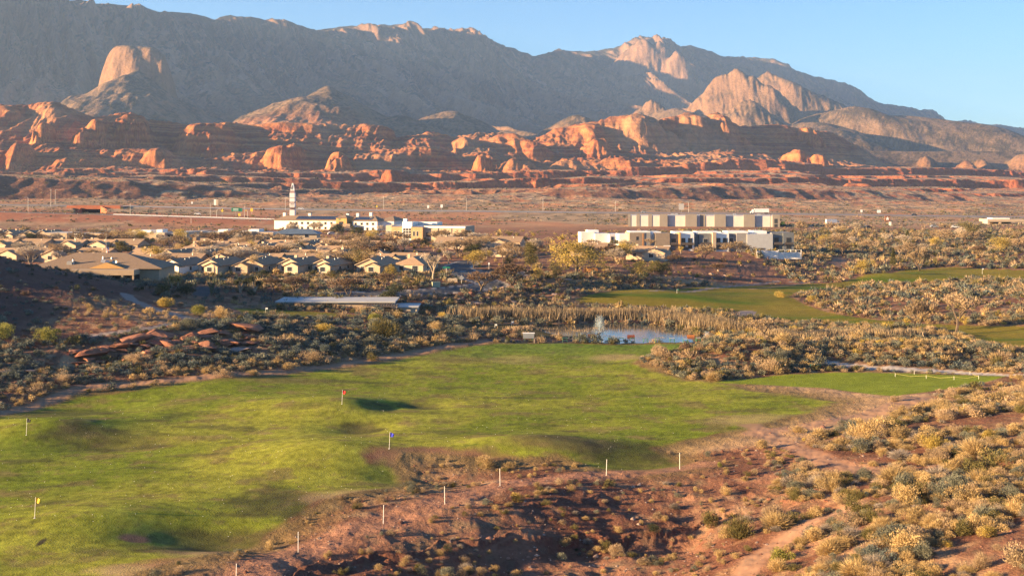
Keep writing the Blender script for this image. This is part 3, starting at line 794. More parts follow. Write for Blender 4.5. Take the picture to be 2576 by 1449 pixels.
def shrub_arrays(kind, tint, n, seed, blade=.10):
    """a shrub of unit radius standing on z = 0: vertices, faces, colours"""
    g = np.random.default_rng(seed)
    if kind == 'grass':
        D = hemi(n, g, .25); D[:, :2] *= 1.0; P = np.c_[g.normal(0, .16, (n, 2)), np.zeros(n)]; D = unit(D)
        ln = g.uniform(.55, 1.1, n); P[:, 2] = 0
        k = n // 2; P[k:] += D[k:] * ln[k:, None] * .6; D[k:] = unit(D[k:] + np.c_[np.sign(D[k:, :2]) * .25, -.25 * np.ones(n - k)] + g.normal(0, .25, (n - k, 3)))
        V, Fc = blades(P, D, np.where(np.arange(n) < k, ln, ln * .45), np.full(n, blade * .55), g)
    else:
        m_ = {'dome': 7, 'broom': 9, 'low': 6}[kind]
        cen = np.c_[g.normal(0, .40, (m_, 2)), g.uniform(.25, .62, m_)]; cen[0] = (0, 0, .55); rad = g.uniform(.34, .6, m_); rad[0] = .62
        i = g.integers(0, m_, n); D = unit(g.normal(size=(n, 3)) + (0, 0, .35)); R = rad[i] * g.uniform(.15, 1, n) ** .38
        P = cen[i] + D * R[:, None]; up = .95 if kind == 'broom' else .45
        G = unit(D * .55 + np.c_[P[:, :2] * .5, np.full(n, up)] + g.normal(0, .38, (n, 3)))
        ln = g.uniform(.7, 1.5, n) * blade * (3.0 if kind == 'broom' else 1.9); wd = g.uniform(.6, 1.2, n) * blade * (.55 if kind == 'broom' else .9)
        if kind == 'broom':
            s_ = n // 5; P[:s_] = np.c_[g.normal(0, .12, (s_, 2)), np.zeros(s_)]; G[:s_] = hemi(s_, g, .35); ln[:s_] = g.uniform(.7, 1.15, s_); wd[:s_] = blade * .35
        P -= G * ln[:, None] * .5 * (np.arange(n) >= (n // 5 if kind == 'broom' else 0))[:, None]
        if kind == 'low':
            P[:, 2] *= .7
        V, Fc = blades(P, G, ln, wd, g)
        V[:, 2] = np.maximum(V[:, 2], -.05)
    t = np.array(TINT[tint]); c = t[g.integers(0, len(t), n)] * g.uniform(.8, 1.2, n)[:, None]
    return V, Fc, np.repeat(c, 3, 0)


# ------------------------------------------------------------------ trees
def bare_tree(seed, h=6.0, spread=.75, upright=.5, depth=5, tint='grey', trunks=1, fork=.22, twigs=14, bark=None):
    """trunk mesh and crown-of-twigs mesh for a leafless tree"""
    g = np.random.default_rng(seed); T = MB(); P = []; D = []; Ln = []; Wd = []

    def grow(p, d, ln, r, k):
        q = p + d * ln
        if k >= 3 or r < .012:
            for _ in range(twigs):
                t = g.uniform(.1, 1); dd = d + g.normal(0, .55, 3) + np.array((0, 0, .18)); dd /= np.linalg.norm(dd)
                P.append(p + d * ln * t); D.append(dd); Ln.append(g.uniform(.4, 1.0) * ln * .95); Wd.append(.045)
            P.append(p); D.append(d); Ln.append(ln * 1.05); Wd.append(max(r * 2, .05))
        else:
            mid = (p + q) / 2 + g.normal(0, .06, 3) * ln
            T.tube([p, mid, q], r, 5, r * .68)
        if k >= depth:
            return
        m_ = int(g.integers(3, 5)) if k < 2 else int(g.integers(2, 4))
        a0 = g.uniform(0, 6.28)
        for j in range(m_):
            a = a0 + 6.283 * j / m_ + g.normal(0, .35)
            side = np.array((math.cos(a), math.sin(a), 0.0))
            dd = d * (.75 + .3 * upright) + side * spread * g.uniform(.6, 1.15) + np.array((0, 0, upright * .35)) + g.normal(0, .1, 3)
            dd /= np.linalg.norm(dd)
            grow(q if j else p + d * ln * .96, dd, ln * g.uniform(.62, .86), r * .62, k + 1)
    for j in range(trunks):
        a = 6.283 * j / trunks + g.uniform(0, 1); lean = .0 if trunks == 1 else .45
        d = np.array((math.cos(a) * lean, math.sin(a) * lean, 1.0)) + g.normal(0, .07, 3); d /= np.linalg.norm(d)
        grow(np.array((g.normal(0, .05), g.normal(0, .05), -.1)), d, h * fork, h * .026 / math.sqrt(trunks), 0)
    V, Fc = blades(np.array(P), np.array(D), np.array(Ln), np.array(Wd), g)
    t = np.array(TINT[tint]); n = len(P); c = np.repeat(t[g.integers(0, len(t), n)] * g.uniform(.8, 1.2, n)[:, None], 3, 0)
    top = max(V[:, 2].max(), .1); s_ = h / top
    tv = [tuple(np.array(v) * s_) for v in T.v]
    return raw_mesh('trunk', tv, T.f, bark or M_BARK), raw_mesh('crown', V * s_, Fc, M_TWIG, c)


def leafy_tree(seed, h=5.0, w=2.4, tint='gold', lumps=12, n=2600, low=.3, leaf=.26, airy=.5):
    g = np.random.default_rng(seed); T = MB()
    cen = np.c_[g.normal(0, w * .40, (lumps, 2)), g.uniform(h * (low + .1), h * .86, lumps)]; rad = g.uniform(.28, .52, lumps) * w
    cen[0] = (0, 0, h * .7)
    T.tube([(0, 0, -.15), (g.normal(0, .1), g.normal(0, .1), h * .25), (g.normal(0, .15), g.normal(0, .15), h * .45)], h * .028, 6, h * .018)
    for c_ in cen[1:8]:
        T.tube([(0, 0, h * .25), tuple(np.array((c_[0] * .5, c_[1] * .5, h * .25 + (c_[2] - h * .25) * .6))), tuple(c_)], h * .013, 4, .012)
    i = g.integers(0, lumps, n); D = unit(g.normal(size=(n, 3))); P = cen[i] + D * (rad[i] * g.uniform(.05, 1, n) ** airy)[:, None] * (1, 1, .8)
    G = unit(D + g.normal(0, .8, (n, 3)) + (0, 0, .2)); ln = g.uniform(.6, 1.4, n) * leaf; wd = g.uniform(.6, 1.2, n) * leaf * .55
    V, Fc = blades(P, G, ln, wd, g)
    t = np.array(TINT[tint]); c = np.repeat(t[g.integers(0, len(t), n)] * g.uniform(.75, 1.25, n)[:, None], 3, 0)
    return T.mesh('trunk', M_BARK), raw_mesh('crown', V, Fc, M_LEAF, c)


def conifer(seed, h=7.0, w=2.0, tint='pine', n=2600):
    g = np.random.default_rng(seed); T = MB(); T.tube([(0, 0, -.15), (0, 0, h * .9)], h * .022, 6, .02)
    z = g.uniform(.12, 1, n) ** .8; a = np.round(g.uniform(0, 6.283, n) * 3 + z * 14) / 3 + g.normal(0, .2, n)
    R = w * (1 - z) ** .75 * (.75 + .35 * np.sin(z * 38 + a * 2)) * g.uniform(.25, 1, n) ** .5
    P = np.c_[np.cos(a) * R, np.sin(a) * R, z * h - R * .12]; G = unit(np.c_[np.cos(a), np.sin(a), g.uniform(-.3, .7, n)] + g.normal(0, .45, (n, 3)))
    V, Fc = blades(P, G, g.uniform(.25, .55, n), g.uniform(.1, .2, n), g)
    t = np.array(TINT[tint]); c = np.repeat(t[g.integers(0, len(t), n)] * g.uniform(.75, 1.25, n)[:, None], 3, 0)
    return T.mesh('trunk', M_BARK), raw_mesh('crown', V, Fc, M_LEAF, c)


def spiky(seed, h=3.0, heads=1, tint='olive', stem=.5):
    """palm or joshua tree: bare stems with balls of stiff leaves"""
    g = np.random.default_rng(seed); T = MB(); P = []; D = []
    for k in range(heads):
        a = 6.283 * k / heads + g.uniform(0, 1); r = 0 if heads == 1 else g.uniform(.2, .35) * h; z = h * (stem if heads == 1 else g.uniform(.5, .85))
        c_ = np.array((math.cos(a) * r, math.sin(a) * r, z)); T.tube([(0, 0, -.1), (c_[0] * .25, c_[1] * .25, z * .5), tuple(c_)], .16 * h / 3, 6, .12 * h / 3)
        d = unit(g.normal(size=(130, 3)) + (0, 0, .35)); P.append(np.tile(c_, (130, 1))); D.append(d)
    P = np.concatenate(P); D = np.concatenate(D); n = len(P)
    V, Fc = blades(P, D, g.uniform(.7, 1.1, n) * h * (.42 if heads == 1 else .26), np.full(n, .12 * h / 3), g)
    t = np.array(TINT[tint]); c = np.repeat(t[g.integers(0, len(t), n)] * g.uniform(.75, 1.25, n)[:, None], 3, 0)
    return T.mesh('trunk', M_PALEBARK), raw_mesh('crown', V, Fc, M_LEAF, c)


def ocotillo(seed, h=6.0, n=16, tint='olive', lean=.28):
    g = np.random.default_rng(seed); T = MB(); P = []; D = []
    for k in range(n):
        a = g.uniform(0, 6.283); l_ = g.uniform(.05, lean) * h; hh = h * g.uniform(.6, 1)
        pts = [(0, 0, -.1), (math.cos(a) * l_ * .35, math.sin(a) * l_ * .35, hh * .45), (math.cos(a) * l_, math.sin(a) * l_, hh)]
        T.tube(pts, .11, 5, .06)
        t = g.uniform(.1, 1, 70); q = np.outer(1 - t, pts[0]) * 0 + np.c_[math.cos(a) * l_ * t ** 1.5, math.sin(a) * l_ * t ** 1.5, hh * t]
        P.append(q); D.append(unit(g.normal(size=(70, 3)) + (0, 0, .3)))
    P = np.concatenate(P); D = np.concatenate(D); m_ = len(P)
    V, Fc = blades(P, D, g.uniform(.15, .3, m_), np.full(m_, .1), g)
    t = np.array(TINT[tint]); c = np.repeat(t[g.integers(0, len(t), m_)], 3, 0)
    return T.mesh('trunk', mat('cactus_stem', (.10, .11, .07), .8, noise=(5, .3))), raw_mesh('crown', V, Fc, M_LEAF, c)


TREES = {}
for k in range(4):
    TREES['bare%d' % k] = bare_tree(300 + k, 6, .72, .55, 5, 'grey', 1 + k % 2, bark=M_PALEBARK)
    TREES['tan%d' % k] = bare_tree(320 + k, 5.5, .8, .45, 5, 'tan', 1 + (k + 1) % 2)
    TREES['mesquite%d' % k] = bare_tree(340 + k, 4.5, .95, .25, 5, 'brown', 1 + k % 2, fork=.18)
    TREES['gold%d' % k] = leafy_tree(360 + k, 5, 3.0, ('gold', 'olive', 'gold', 'straw')[k], 13, 2400, .25, .24, .55)
    TREES['dark%d' % k] = leafy_tree(380 + k, 4, 2.4, ('dark', 'olive', 'dark', 'pine')[k], 11, 2400, .12, .26, .5)
TREES['fan'] = bare_tree(399, 8, .55, .75, 5, 'grey', 1, fork=.17, twigs=14, bark=M_PALEBARK)
TREES['pink'] = bare_tree(398, 3, .8, .5, 5, 'pink', 2, fork=.2)
for k in range(2):
    TREES['pine%d' % k] = conifer(400 + k, 7, 2.3)
    TREES['joshua%d' % k] = spiky(410 + k, 3.4, 5, 'dark')
    TREES['palm%d' % k] = spiky(414 + k, 3.0, 1, 'gold', .45)
TREES['ocotillo'] = ocotillo(420)
TREES['elm'] = bare_tree(430, 7, .6, .6, 5, 'tan', 2, fork=.2, twigs=16)
TREES['willow'] = leafy_tree(432, 9, 5.0, 'gold', 20, 4200, .15, .3, .6)
TREES['tallgreen'] = leafy_tree(433, 9, 2.8, 'olive', 16, 3600, .3, .3, .55)
SPECIES = dict(bare='bare_tree', tan='bare_tree', mesquite='mesquite_tree', gold='leafy_tree', dark='evergreen_tree', fan='bare_tree', pink='bare_tree', pine='pine_tree', joshua='joshua_tree', palm='palm_tree', ocotillo='ocotillo', elm='bare_tree', willow='willow_tree', tallgreen='leafy_tree')
H0 = dict(bare=6, tan=5.5, mesquite=4.5, gold=5, dark=4, fan=8, pink=3, pine=7, joshua=3.4, palm=3, ocotillo=6, elm=7, willow=9, tallgreen=9)


def tree(key, x, y, h, label, group=None, wide=1.0, z=None, rz=None):
    fam = key.rstrip('0123456789'); s_ = h / H0[fam]
    z = float(zat(x, y)[0]) if z is None else z
    r = empty(SPECIES[fam], (x, y, z - .05), rng.uniform(0, 6.28) if rz is None else rz, label, 'cactus' if fam == 'ocotillo' else 'tree', group, (s_ * wide, s_ * wide, s_))
    a, b = TREES[key]; link('trunk', a, r); link('crown', b, r)
    return r
# ------------------------------------------------------------------ desert scrub: scatter
def lot(px, py, ymin=60):
    return drop(px, py, ymin)


BANK = poly([(-300,1060),(0,1020),(200,975),(450,955),(690,938),(850,920),(1000,898),(1120,874),(1250,855),(1150,805),(900,795),(600,780),(480,812),(300,845),(-300,860)])
HILL = np.array([(-170, 215), (-170, 330), (-60, 318), (-62, 252), (-84, 228)], float)


def scatter_points():
    out = []
    y = 78.0
    while y < 700:
        st = .62 if y < 175 else (.8 if y < 260 else (1.25 if y < 420 else 2.2))
        ex = 24 if y < 230 else 4; xs = np.arange(-.47 * y - ex, .47 * y + ex, st)
        xs = xs + rng.uniform(-.5, .5, len(xs)) * st; ys = y + rng.uniform(-.5, .5, len(xs)) * st
        out.append(np.c_[xs, ys, np.full(len(xs), st)]); y += st
    p = np.concatenate(out)
    return p


SP = scatter_points(); X, Y, ST = SP.T
_c, _k = land_cover(X, Y); free = _k == 0
for w_, hw, key in W_PATHS:
    d, _ = seg_dist(X, Y, w_); free &= d > hw * (.9 if key == 'track' else 1.1) + .35
for w_, hw in W_ROADS:
    d, _ = seg_dist(X, Y, w_); free &= d > hw + 2
for P_ in (P_TAN, P_POND):
    free &= poly_sd(P_, X, Y) < -.2
ld = poly_sd(P_LAWN, X, Y); free &= ld < -1.0
free &= np.maximum(poly_sd(P_TEE, X, Y), poly_sd(P_FAIR, X, Y)) < -.8
PX = CX + F * X / Y
cl = fbm(X / 9, Y / 9, 3, 501); cl2 = fbm(X / 30, Y / 30, 3, 502); rr = rng.uniform(0, 1, len(X))
ZH = zat(X, Y); PY = HZ + F * (HC - ZH) / Y
right = (X > 22 + 6 * cl) & (Y < 215)
rightdense = right & ((PX > 1990 + 160 * cl - (PY - 1050) * .35) | (PY < 985))
mid = (Y < 165) & ~rightdense
bank = inside(BANK, X, Y); hill = inside(HILL, X, Y) | ((X < -60) & (Y > 205) & (Y < 330) & ~bank)
vill = (Y > 392) & (X < 95)
dens = np.full(len(X), .42)
dens[Y > 330] = .40
dens[vill] = .05
dens[mid] = .055 + .17 * sstep(.05, .4, cl[mid] + .4 * cl2[mid])
dens[rightdense] = .20 + .8 * cl[rightdense] + .4 * cl2[rightdense]
dens[bank] = .44 + .35 * cl[bank]; dens[hill] = .13
dens[(Y > 165) & (Y < 330) & (X > 25)] = .58
dens[(Y > 330) & (X > 95)] = .52
for _i in (4, 5):
    _d, _ = seg_dist(X, Y, [ground_point(*p) for p in LEDGES[_i][0]]); dens[_d < 3.2] *= .18
thin = inside(poly([(2200, 1000), (2520, 948), (2620, 972), (2420, 1010), (2300, 1040)]), X, Y); dens[thin] *= .25
keep = free & (rr < dens)
wash = (PX > 2200) & (PY > 745) & (PY < 800) & (Y > 280); keep &= ~(wash & (rr > .22))
X, Y, ST, PX, PY, cl, cl2, ld = (a[keep] for a in (X, Y, ST, PX, PY, cl, cl2, ld)); rightdense, mid, bank, hill, vill = (a[keep] for a in (rightdense, mid, bank, hill, vill))
N = len(X); q = rng.uniform(0, 1, N)
size = rng.lognormal(0, .42, N) * .62 * np.where(Y > 420, 1.7, np.where(Y > 260, 1.15, 1.0))
size[mid] *= .62; size[hill] *= .78; size[rightdense] *= 1.02
size = np.clip(size, .22, 2.2)
KINDS = ['straw', 'tan', 'sage', 'blue', 'olive', 'dark', 'gold', 'grass', 'brown', 'dead']
kind = np.full(N, 2)
pick = lambda m_, tab: kind.__setitem__(m_, np.searchsorted(np.cumsum([t for _, t in tab]), q[m_]).clip(0, len(tab) - 1)) or kind.__setitem__(m_, np.array([KINDS.index(a) for a, _ in tab])[kind[m_]])
pick(np.ones(N, bool), [('sage', .30), ('tan', .28), ('straw', .12), ('olive', .14), ('blue', .10), ('brown', .06)])
pick(rightdense, [('straw', .26), ('tan', .22), ('grass', .17), ('sage', .12), ('olive', .09), ('blue', .02), ('gold', .02), ('dead', .10)])
pick(mid, [('straw', .34), ('tan', .22), ('grass', .16), ('sage', .10), ('olive', .08), ('dark', .04), ('dead', .06)])
pick(bank, [('blue', .42), ('sage', .34), ('tan', .12), ('olive', .08), ('straw', .04)])
edge = bank & (ld > -9); pick(edge, [('straw', .42), ('tan', .3), ('grass', .14), ('sage', .14)])
pick(hill, [('blue', .40), ('sage', .34), ('dark', .14), ('brown', .12)])
sunny = hill & (PX > 180) & (PY > 762); pick(sunny, [('straw', .45), ('tan', .35), ('sage', .2)])  # sunlit patch of the hill: its light is put into straw tints
gold = (Y > 225) & (Y < 300) & (PX > 1800); pick(gold, [('straw', .30), ('tan', .28), ('gold', .07), ('sage', .35)])
pick(vill, [('gold', .18), ('olive', .22), ('straw', .25), ('tan', .2), ('brown', .15)])
hs = np.where(KINDS.index('grass') == kind, .95, 1.0) * rng.uniform(.75, 1.05, N)
SHAPE = dict(straw='broom', tan='broom', sage='dome', blue='dome', olive='broom', dark='dome', gold='broom', grass='grass', brown='low', dead='grass')
TI = dict(straw='straw', tan='tan', sage='sage', blue='blue', olive='olive', dark='dark', gold='gold', grass='straw', brown='brown', dead='dead')
# single big named shrubs: px, py of the foot, radius m, height ratio, kind, label
HERO = [(2310,1262,1.35,1.05,'olive','round olive-green shrub with a bare red patch to its right'),(2425,1268,1.75,.8,'straw','broad pale straw shrub beside the round olive one'),(2115,1122,.9,1.1,'straw','straw shrub at the fork of the sandy trail'),(2060,1118,1.2,.9,'straw','wide sunlit shrub with a shaded right half by the trail'),
 (2008,1088,1.0,.7,'straw','low tan shrub on the worn turf edge at the trail junction'),(1925,1125,.7,.95,'straw','small golden bush left of the sandy trail'),(2320,1035,1.7,.75,'brown','dark brown thicket at the corner below the right tee'),(2250,1010,.8,.9,'tan','tan bush where the bare bank meets the right tee'),
 (1790,1330,1.3,1.1,'olive','upright olive broom bush in the shady gully'),(1860,1350,1.6,1.15,'olive','tall spreading olive bush in the gully'),(1640,1340,.9,.6,'dark','low dark green shrub below the rock ledge'),(1810,1175,.42,1.2,'lime','small bright yellow-green shrub near the last fence post'),
 (2190,1310,1.3,.75,'olive','olive shrub beside the lower dirt trail'),(1960,1410,1.3,.75,'lime','pale yellow-flowered bush beside the lower dirt trail'),(2555,1430,1.6,.9,'reed','large cream-headed bush cut by the picture edge'),(2490,1110,1.1,1.1,'gold','tall yellow-green bush among tan ones on the right bank'),
 (2395,1000,1.3,1.0,'tan','tall tan bush at the far end of the right tee'),(1735,948,.9,.8,'olive','small green shrub at the tip of the scrub island'),(1715,925,1.2,.8,'straw','golden bush on the left tip of the scrub island'),(120,860,2.6,.85,'lime','large round pale green bush left of the rock outcrop'),
 (10,852,3.0,.75,'lime','large dark green bush with bright top on the left margin'),(815,838,2.6,.62,'gold','wide golden bush on the crest of the sage bank'),(965,850,3.6,.9,'olive','big dark olive bush on the sage bank'),(940,812,2.0,.9,'lime','bright yellow-green bush below the long flat roof'),
 (995,805,1.8,1.0,'straw','pale straw bush beside the yellow-green one'),(1113,800,1.5,.7,'gold','little orange bush on the bank behind the sage'),(415,772,2.4,.75,'gold','golden bush in the bend of the cart path'),(500,790,2.2,.8,'lime','lime bush beside the cart path'),(555,800,2.4,.8,'straw','straw bush right of the lime bush by the cart path'),
 (160,965,1.9,.75,'tan','tan bush at the left edge of the range'),(725,932,1.8,.6,'straw','low wide straw bush at the lawn edge'),(560,948,1.7,.7,'tan','tan bush at the lawn edge below the boulders'),(640,945,1.2,.7,'straw','straw bush between lawn edge and sage bank'),(935,908,1.3,.9,'olive','small green bush low on the sage bank'),
 (2430,1050,2.0,.7,'tan','long tan bush on the right bank'),(2330,1120,2.2,.7,'straw','wide straw bush spreading over the red bank'),(2270,1105,1.8,.8,'straw','straw bush in the middle of the right bank'),(1295,1262,.9,.9,'gold','yellowish bush by the fence with a pink twiggy one beside it'),(1255,1262,.8,.9,'pink','pinkish twiggy bush beside the fence'),
 (1960,748,1.9,.8,'gold','gold bush on the rim of the far fairway'),(2040,760,2.2,.7,'gold','wide gold bush above the far fairway'),(2065,775,1.6,.8,'straw','straw bush right of the gold ones by the fairway'),(2150,690,2.6,.6,'gold','low spreading gold shrub left of the fairway pine')]
rad = size.copy(); score = rad / Y * ((PX > -15) & (PX < 2590) & (PY < 1470))
order = np.argsort(-score); n_ind = 300 - len(HERO)
keep_far = np.ones(N, bool)
hx = []
for h_ in HERO:
    x_, y_, z_ = lot(h_[0], h_[1]); hx.append((x_, y_, z_))
    keep_far &= np.hypot(X - x_, (Y - y_)) > h_[2] * .9
order = [i for i in order if keep_far[i]]
IND = order[:n_ind]; REST = np.array(order[n_ind:])
TPL = {}
for kk in KINDS + ['lime', 'pink', 'reed']:
    TPL[kk] = [raw_mesh(kk + '_shrub', *(lambda a: (a[0], a[1], M_LEAF, a[2]))(shrub_arrays('dome' if SHAPE.get(kk, 'dome') == 'broom' and j % 2 else SHAPE.get(kk, 'dome'), TI.get(kk, kk), 2600, 600 + 17 * j + len(kk) * 3 + ord(kk[0]), .05))) for j in range(4)]
NAMES = dict(straw=('rabbitbrush', 'straw-coloured rabbitbrush'), tan=('rabbitbrush', 'tan twiggy rabbitbrush'), sage=('sagebrush', 'grey-green sagebrush'), blue=('sagebrush', 'blue-grey sagebrush'), olive=('creosote_bush', 'olive broom-like bush'), dark=('creosote_bush', 'dark green bush'),
             gold=('rabbitbrush', 'golden bush'), grass=('grass_clump', 'clump of dry straw grass'), dead=('saltbush', 'dead grey twiggy bush'), brown=('saltbush', 'brown bare bush'), lime=('rabbitbrush', 'lime bush'), pink=('rabbitbrush', 'pink bush'), reed=('rabbitbrush', 'cream bush'))
CATN = dict(rabbitbrush='shrub', sagebrush='shrub', creosote_bush='shrub', saltbush='shrub', grass_clump='grass clump')


def put_shrub(kk, x, y, r, hr, label, group):
    z = float(zat(x, y)[0]); j = int(rng.integers(0, 4))
    o = link(NAMES[kk][0], TPL[kk][j], None, (x, y, z - .04 * r), rng.uniform(0, 6.28), (r, r * rng.uniform(.85, 1.15), r * hr * 1.15))
    return tag(o, label, CATN[NAMES[kk][0]], group)


for h_, (x_, y_, z_) in zip(HERO, hx):
    put_shrub(h_[4], x_, y_, h_[2], h_[3], h_[5], None)


def zone_phrase(px, py):
    if py < 870:
        return 'on the scrubland beyond the range' if px > 1300 else 'on the shaded slope left of the cart path'
    if px < 1250 and py < 1010:
        return 'on the bank along the left edge of the range'
    if px > 1650 and py < 960:
        return 'on the scrub island between the two range lawns'
    if px > 2000 and py < 1110:
        return 'on the bank below the right tee lawn'
    if px > 2050 and py < 1290:
        return 'on the stony red slope right of the gully'
    if px > 1850:
        return 'in the dense scrub right of the lower dirt trail'
    if py < 1290:
        return 'on the red dirt beside the range fence'
    return 'around the shaded rock ledge below the fence'


for i in IND:
    kk = KINDS[kind[i]]; zp = zone_phrase(PX[i], PY[i]); sz = 'big ' if size[i] > 1.0 else ('small ' if size[i] < .55 else 'mid-sized ')
    put_shrub(kk, X[i], Y[i], size[i], hs[i], sz + NAMES[kk][1] + ' ' + zp, sz + NAMES[kk][1] + ' shrubs ' + zp)


def merged(name, label, idx, arrays, material, X, Y, R, H, rot=None, lift=-.04):
    """one mesh holding many small plants"""
    Vs = []; Fs = []; Cs = []; off = 0
    z = zat(X[idx], Y[idx])
    for n_, i in enumerate(idx):
        V, Fc, c = arrays[n_ % len(arrays)] if not callable(arrays) else arrays(i)
        a = rng.uniform(0, 6.283); ca, sa = math.cos(a), math.sin(a); r = R[i]
        W = np.empty_like(V); W[:, 0] = (V[:, 0] * ca - V[:, 1] * sa) * r + X[i]; W[:, 1] = (V[:, 0] * sa + V[:, 1] * ca) * r + Y[i]; W[:, 2] = V[:, 2] * H[i] + z[n_] + lift * r
        Vs.append(W); Fs.append(Fc + off); Cs.append(c * rng.uniform(.75, 1.25)); off += len(V)
    me = raw_mesh(name, np.concatenate(Vs), np.concatenate(Fs), material, np.concatenate(Cs))
    return tag(link(name, me), label, kind='stuff')


LOW = {}
for kk in KINDS:
    for lv, (n_, b_) in enumerate(((1200, .062), (280, .13), (80, .25))):
        LOW[kk, lv] = [shrub_arrays('dome' if SHAPE[kk] == 'broom' and j % 2 else SHAPE[kk], TI[kk], n_, 900 + 7 * j + lv + ord(kk[0]), b_) for j in range(5)]
lvl = np.where(Y < 170, 0, np.where(Y < 300, 1, 2))
fam = np.array([0 if KINDS[k] in ('sage', 'blue', 'dark', 'olive', 'brown') else 1 for k in kind])
for f_, nm, lb in ((0, 'sagebrush', 'grey-green sagebrush scattered over the desert ground'), (1, 'dry_scrub', 'dry straw-coloured scrub and grass over the desert ground')):
    idx = REST[fam[REST] == f_]
    merged(nm, lb, idx, lambda i: LOW[KINDS[kind[i]], int(lvl[i])][i % 5], M_LEAF, X, Y, size, size * hs * 1.1)
# ---- far scrub on the terraces, the embankment and the valley floor
def far_scrub():
    n = 22000
    y = 1.0 / rng.uniform(1 / 2350, 1 / 690, n); x = rng.uniform(-.46, .46, n) * y
    ok = (fbm(x / 60, y / 90, 3, 77) + rng.uniform(-.4, .4, n) > -.08) & ~((y > 975) & (y < 1035)) & ~((y < 860) & (fbm(x / 25, y / 25, 2, 79) < .1) & (x < 60))
    ok &= ~((y > 830) & (y < 850)) & ~((y > 700) & (y < 790) & (x > -150) & (x < 160))
    x = x[ok]; y = y[ok]; n = len(x)
    r = rng.lognormal(0, .3, n) * .9 * np.sqrt(y / 900); t = [shrub_arrays('low', tt, 14, 1200 + j, .55) for j, tt in enumerate(('sage', 'tan', 'blue', 'olive', 'tan', 'sage'))]
    r *= 1.0; print('far', n); merged('desert_scrub', 'low desert scrub dotting the terraces beyond the houses', np.arange(n), t, M_LEAF, x, y, r, r * .8)


far_scrub()
# ---- reeds round the pond and the golden reed belt
def reed_belt(pts, width, n, h, tint, label, seed):
    g = np.random.default_rng(seed); w_ = [lot(*p)[:2] for p in pts]; seg = np.array([math.dist(a, b) for a, b in zip(w_[:-1], w_[1:])]); cs = np.r_[0, np.cumsum(seg)]
    t = g.uniform(0, cs[-1], n); k = np.clip(np.searchsorted(cs, t) - 1, 0, len(seg) - 1); f_ = (t - cs[k]) / seg[k]
    a = np.array(w_)[k]; b = np.array(w_)[k + 1]; P = a + (b - a) * f_[:, None] + g.normal(0, width, (n, 2))
    z = zat(P[:, 0], P[:, 1]); D = unit(np.c_[g.normal(0, .16, (n, 2)), np.ones(n)]); hh = h * g.uniform(.55, 1.1, n) * (.85 + .3 * fbm(P[:, 0] / 5, P[:, 1] / 5, 2, seed))
    V, Fc = blades(np.c_[P, z - .1], D, hh, g.uniform(.12, .3, n), g); t_ = np.array(TINT[tint]); c = np.repeat(t_[g.integers(0, 3, n)] * g.uniform(.75, 1.2, n)[:, None], 3, 0)
    tag(link('reeds', raw_mesh('reeds', V, Fc, M_LEAF, c)), label, kind='stuff')


reed_belt([(1180,800),(1260,797),(1400,802),(1520,800),(1640,803),(1730,815),(1800,830),(1890,838)], 2.2, 17000, 3.3, 'reed', 'band of pale dry reeds behind the pond', 5)
reed_belt([(1480,848),(1560,856),(1650,858),(1720,855)], .6, 1500, .9, 'reed', 'low dry reeds on the near shore of the pond', 6)
reed_belt([(1800,858),(1850,852),(1900,850),(1960,845)], 1.0, 2200, 1.4, 'straw', 'sunlit golden reeds at the right end of the tee line', 7)
reed_belt([(1930,850),(2030,855),(2120,852),(2220,848),(2300,850)], 1.4, 7000, 2.5, 'reed', 'tall golden reed belt in front of the far fairway', 8)
reed_belt([(1290,830),(1380,836),(1470,842),(1500,830)], 1.2, 2600, 1.0, 'tan', 'short brown reeds beside the pond and chipping green', 9)
# ------------------------------------------------------------------ building materials
M_CREAM = mat('cream_stucco', (.44, .36, .27), .9, noise=(1.2, .08)); M_TANW = mat('tan_stucco', (.40, .30, .21), .9, noise=(1.2, .08)); M_WHITEW = mat('white_stucco', (.80, .75, .68), .9, noise=(.8, .05))
M_BEIGE = mat('beige_stucco', (.46, .36, .26), .9, noise=(1, .08)); M_GREYW = mat('grey_stucco', (.30, .28, .26), .9, noise=(.8, .08)); M_BROWNW = mat('brown_stucco', (.29, .225, .17), .9, noise=(.8, .1)); M_BLUEG = mat('slate_cladding', (.17, .18, .19), .85, noise=(1, .1))
M_STONE = mat('stone_veneer', (.42, .28, .15), .9, noise=(3, .35), bump=(.6, .1)); M_OCHRE = mat('ochre_stucco', (.50, .30, .12), .9, noise=(1, .1)); M_WARE = mat('warehouse_panel', (.50, .475, .45), .7, noise=(.3, .05)); M_WARED = mat('dark_warehouse_panel', (.215, .19, .17), .8, noise=(.3, .07))
M_WIN = mat('window_glass', (.035, .04, .05), .15, spec=.6); M_DARK = mat('recess_shade', (.03, .028, .027), .8); M_FRAME = mat('white_trim', (.72, .68, .62), .7); M_TRIMD = mat('dark_trim', (.10, .08, .07), .7)  # the near-black stands for shade in openings
M_METAL = mat('galvanised_metal', (.45, .45, .45), .45, .7); M_POLE = mat('pale_pole', (.50, .47, .43), .6, .2); M_RED = mat('red_earth_concrete', (.42, .14, .07), .9, noise=(.4, .15)); M_CONC = mat('concrete', (.44, .40, .36), .9, noise=(.6, .1)); M_BRICKO = mat('orange_block', (.52, .25, .10), .9, noise=(.6, .1))
M_WHITE = mat('white_paint', (.82, .80, .76), .6); M_GREEN = mat('green_paint', (.05, .16, .10), .6); M_BLUEROOF = mat('blue_metal_roof', (.12, .16, .21), .5, noise=(.5, .1)); M_SOLAR = mat('solar_panel', (.03, .035, .055), .2, spec=.6); M_WOOD = mat('cedar_boards', (.36, .17, .07), .8, noise=(4, .25))
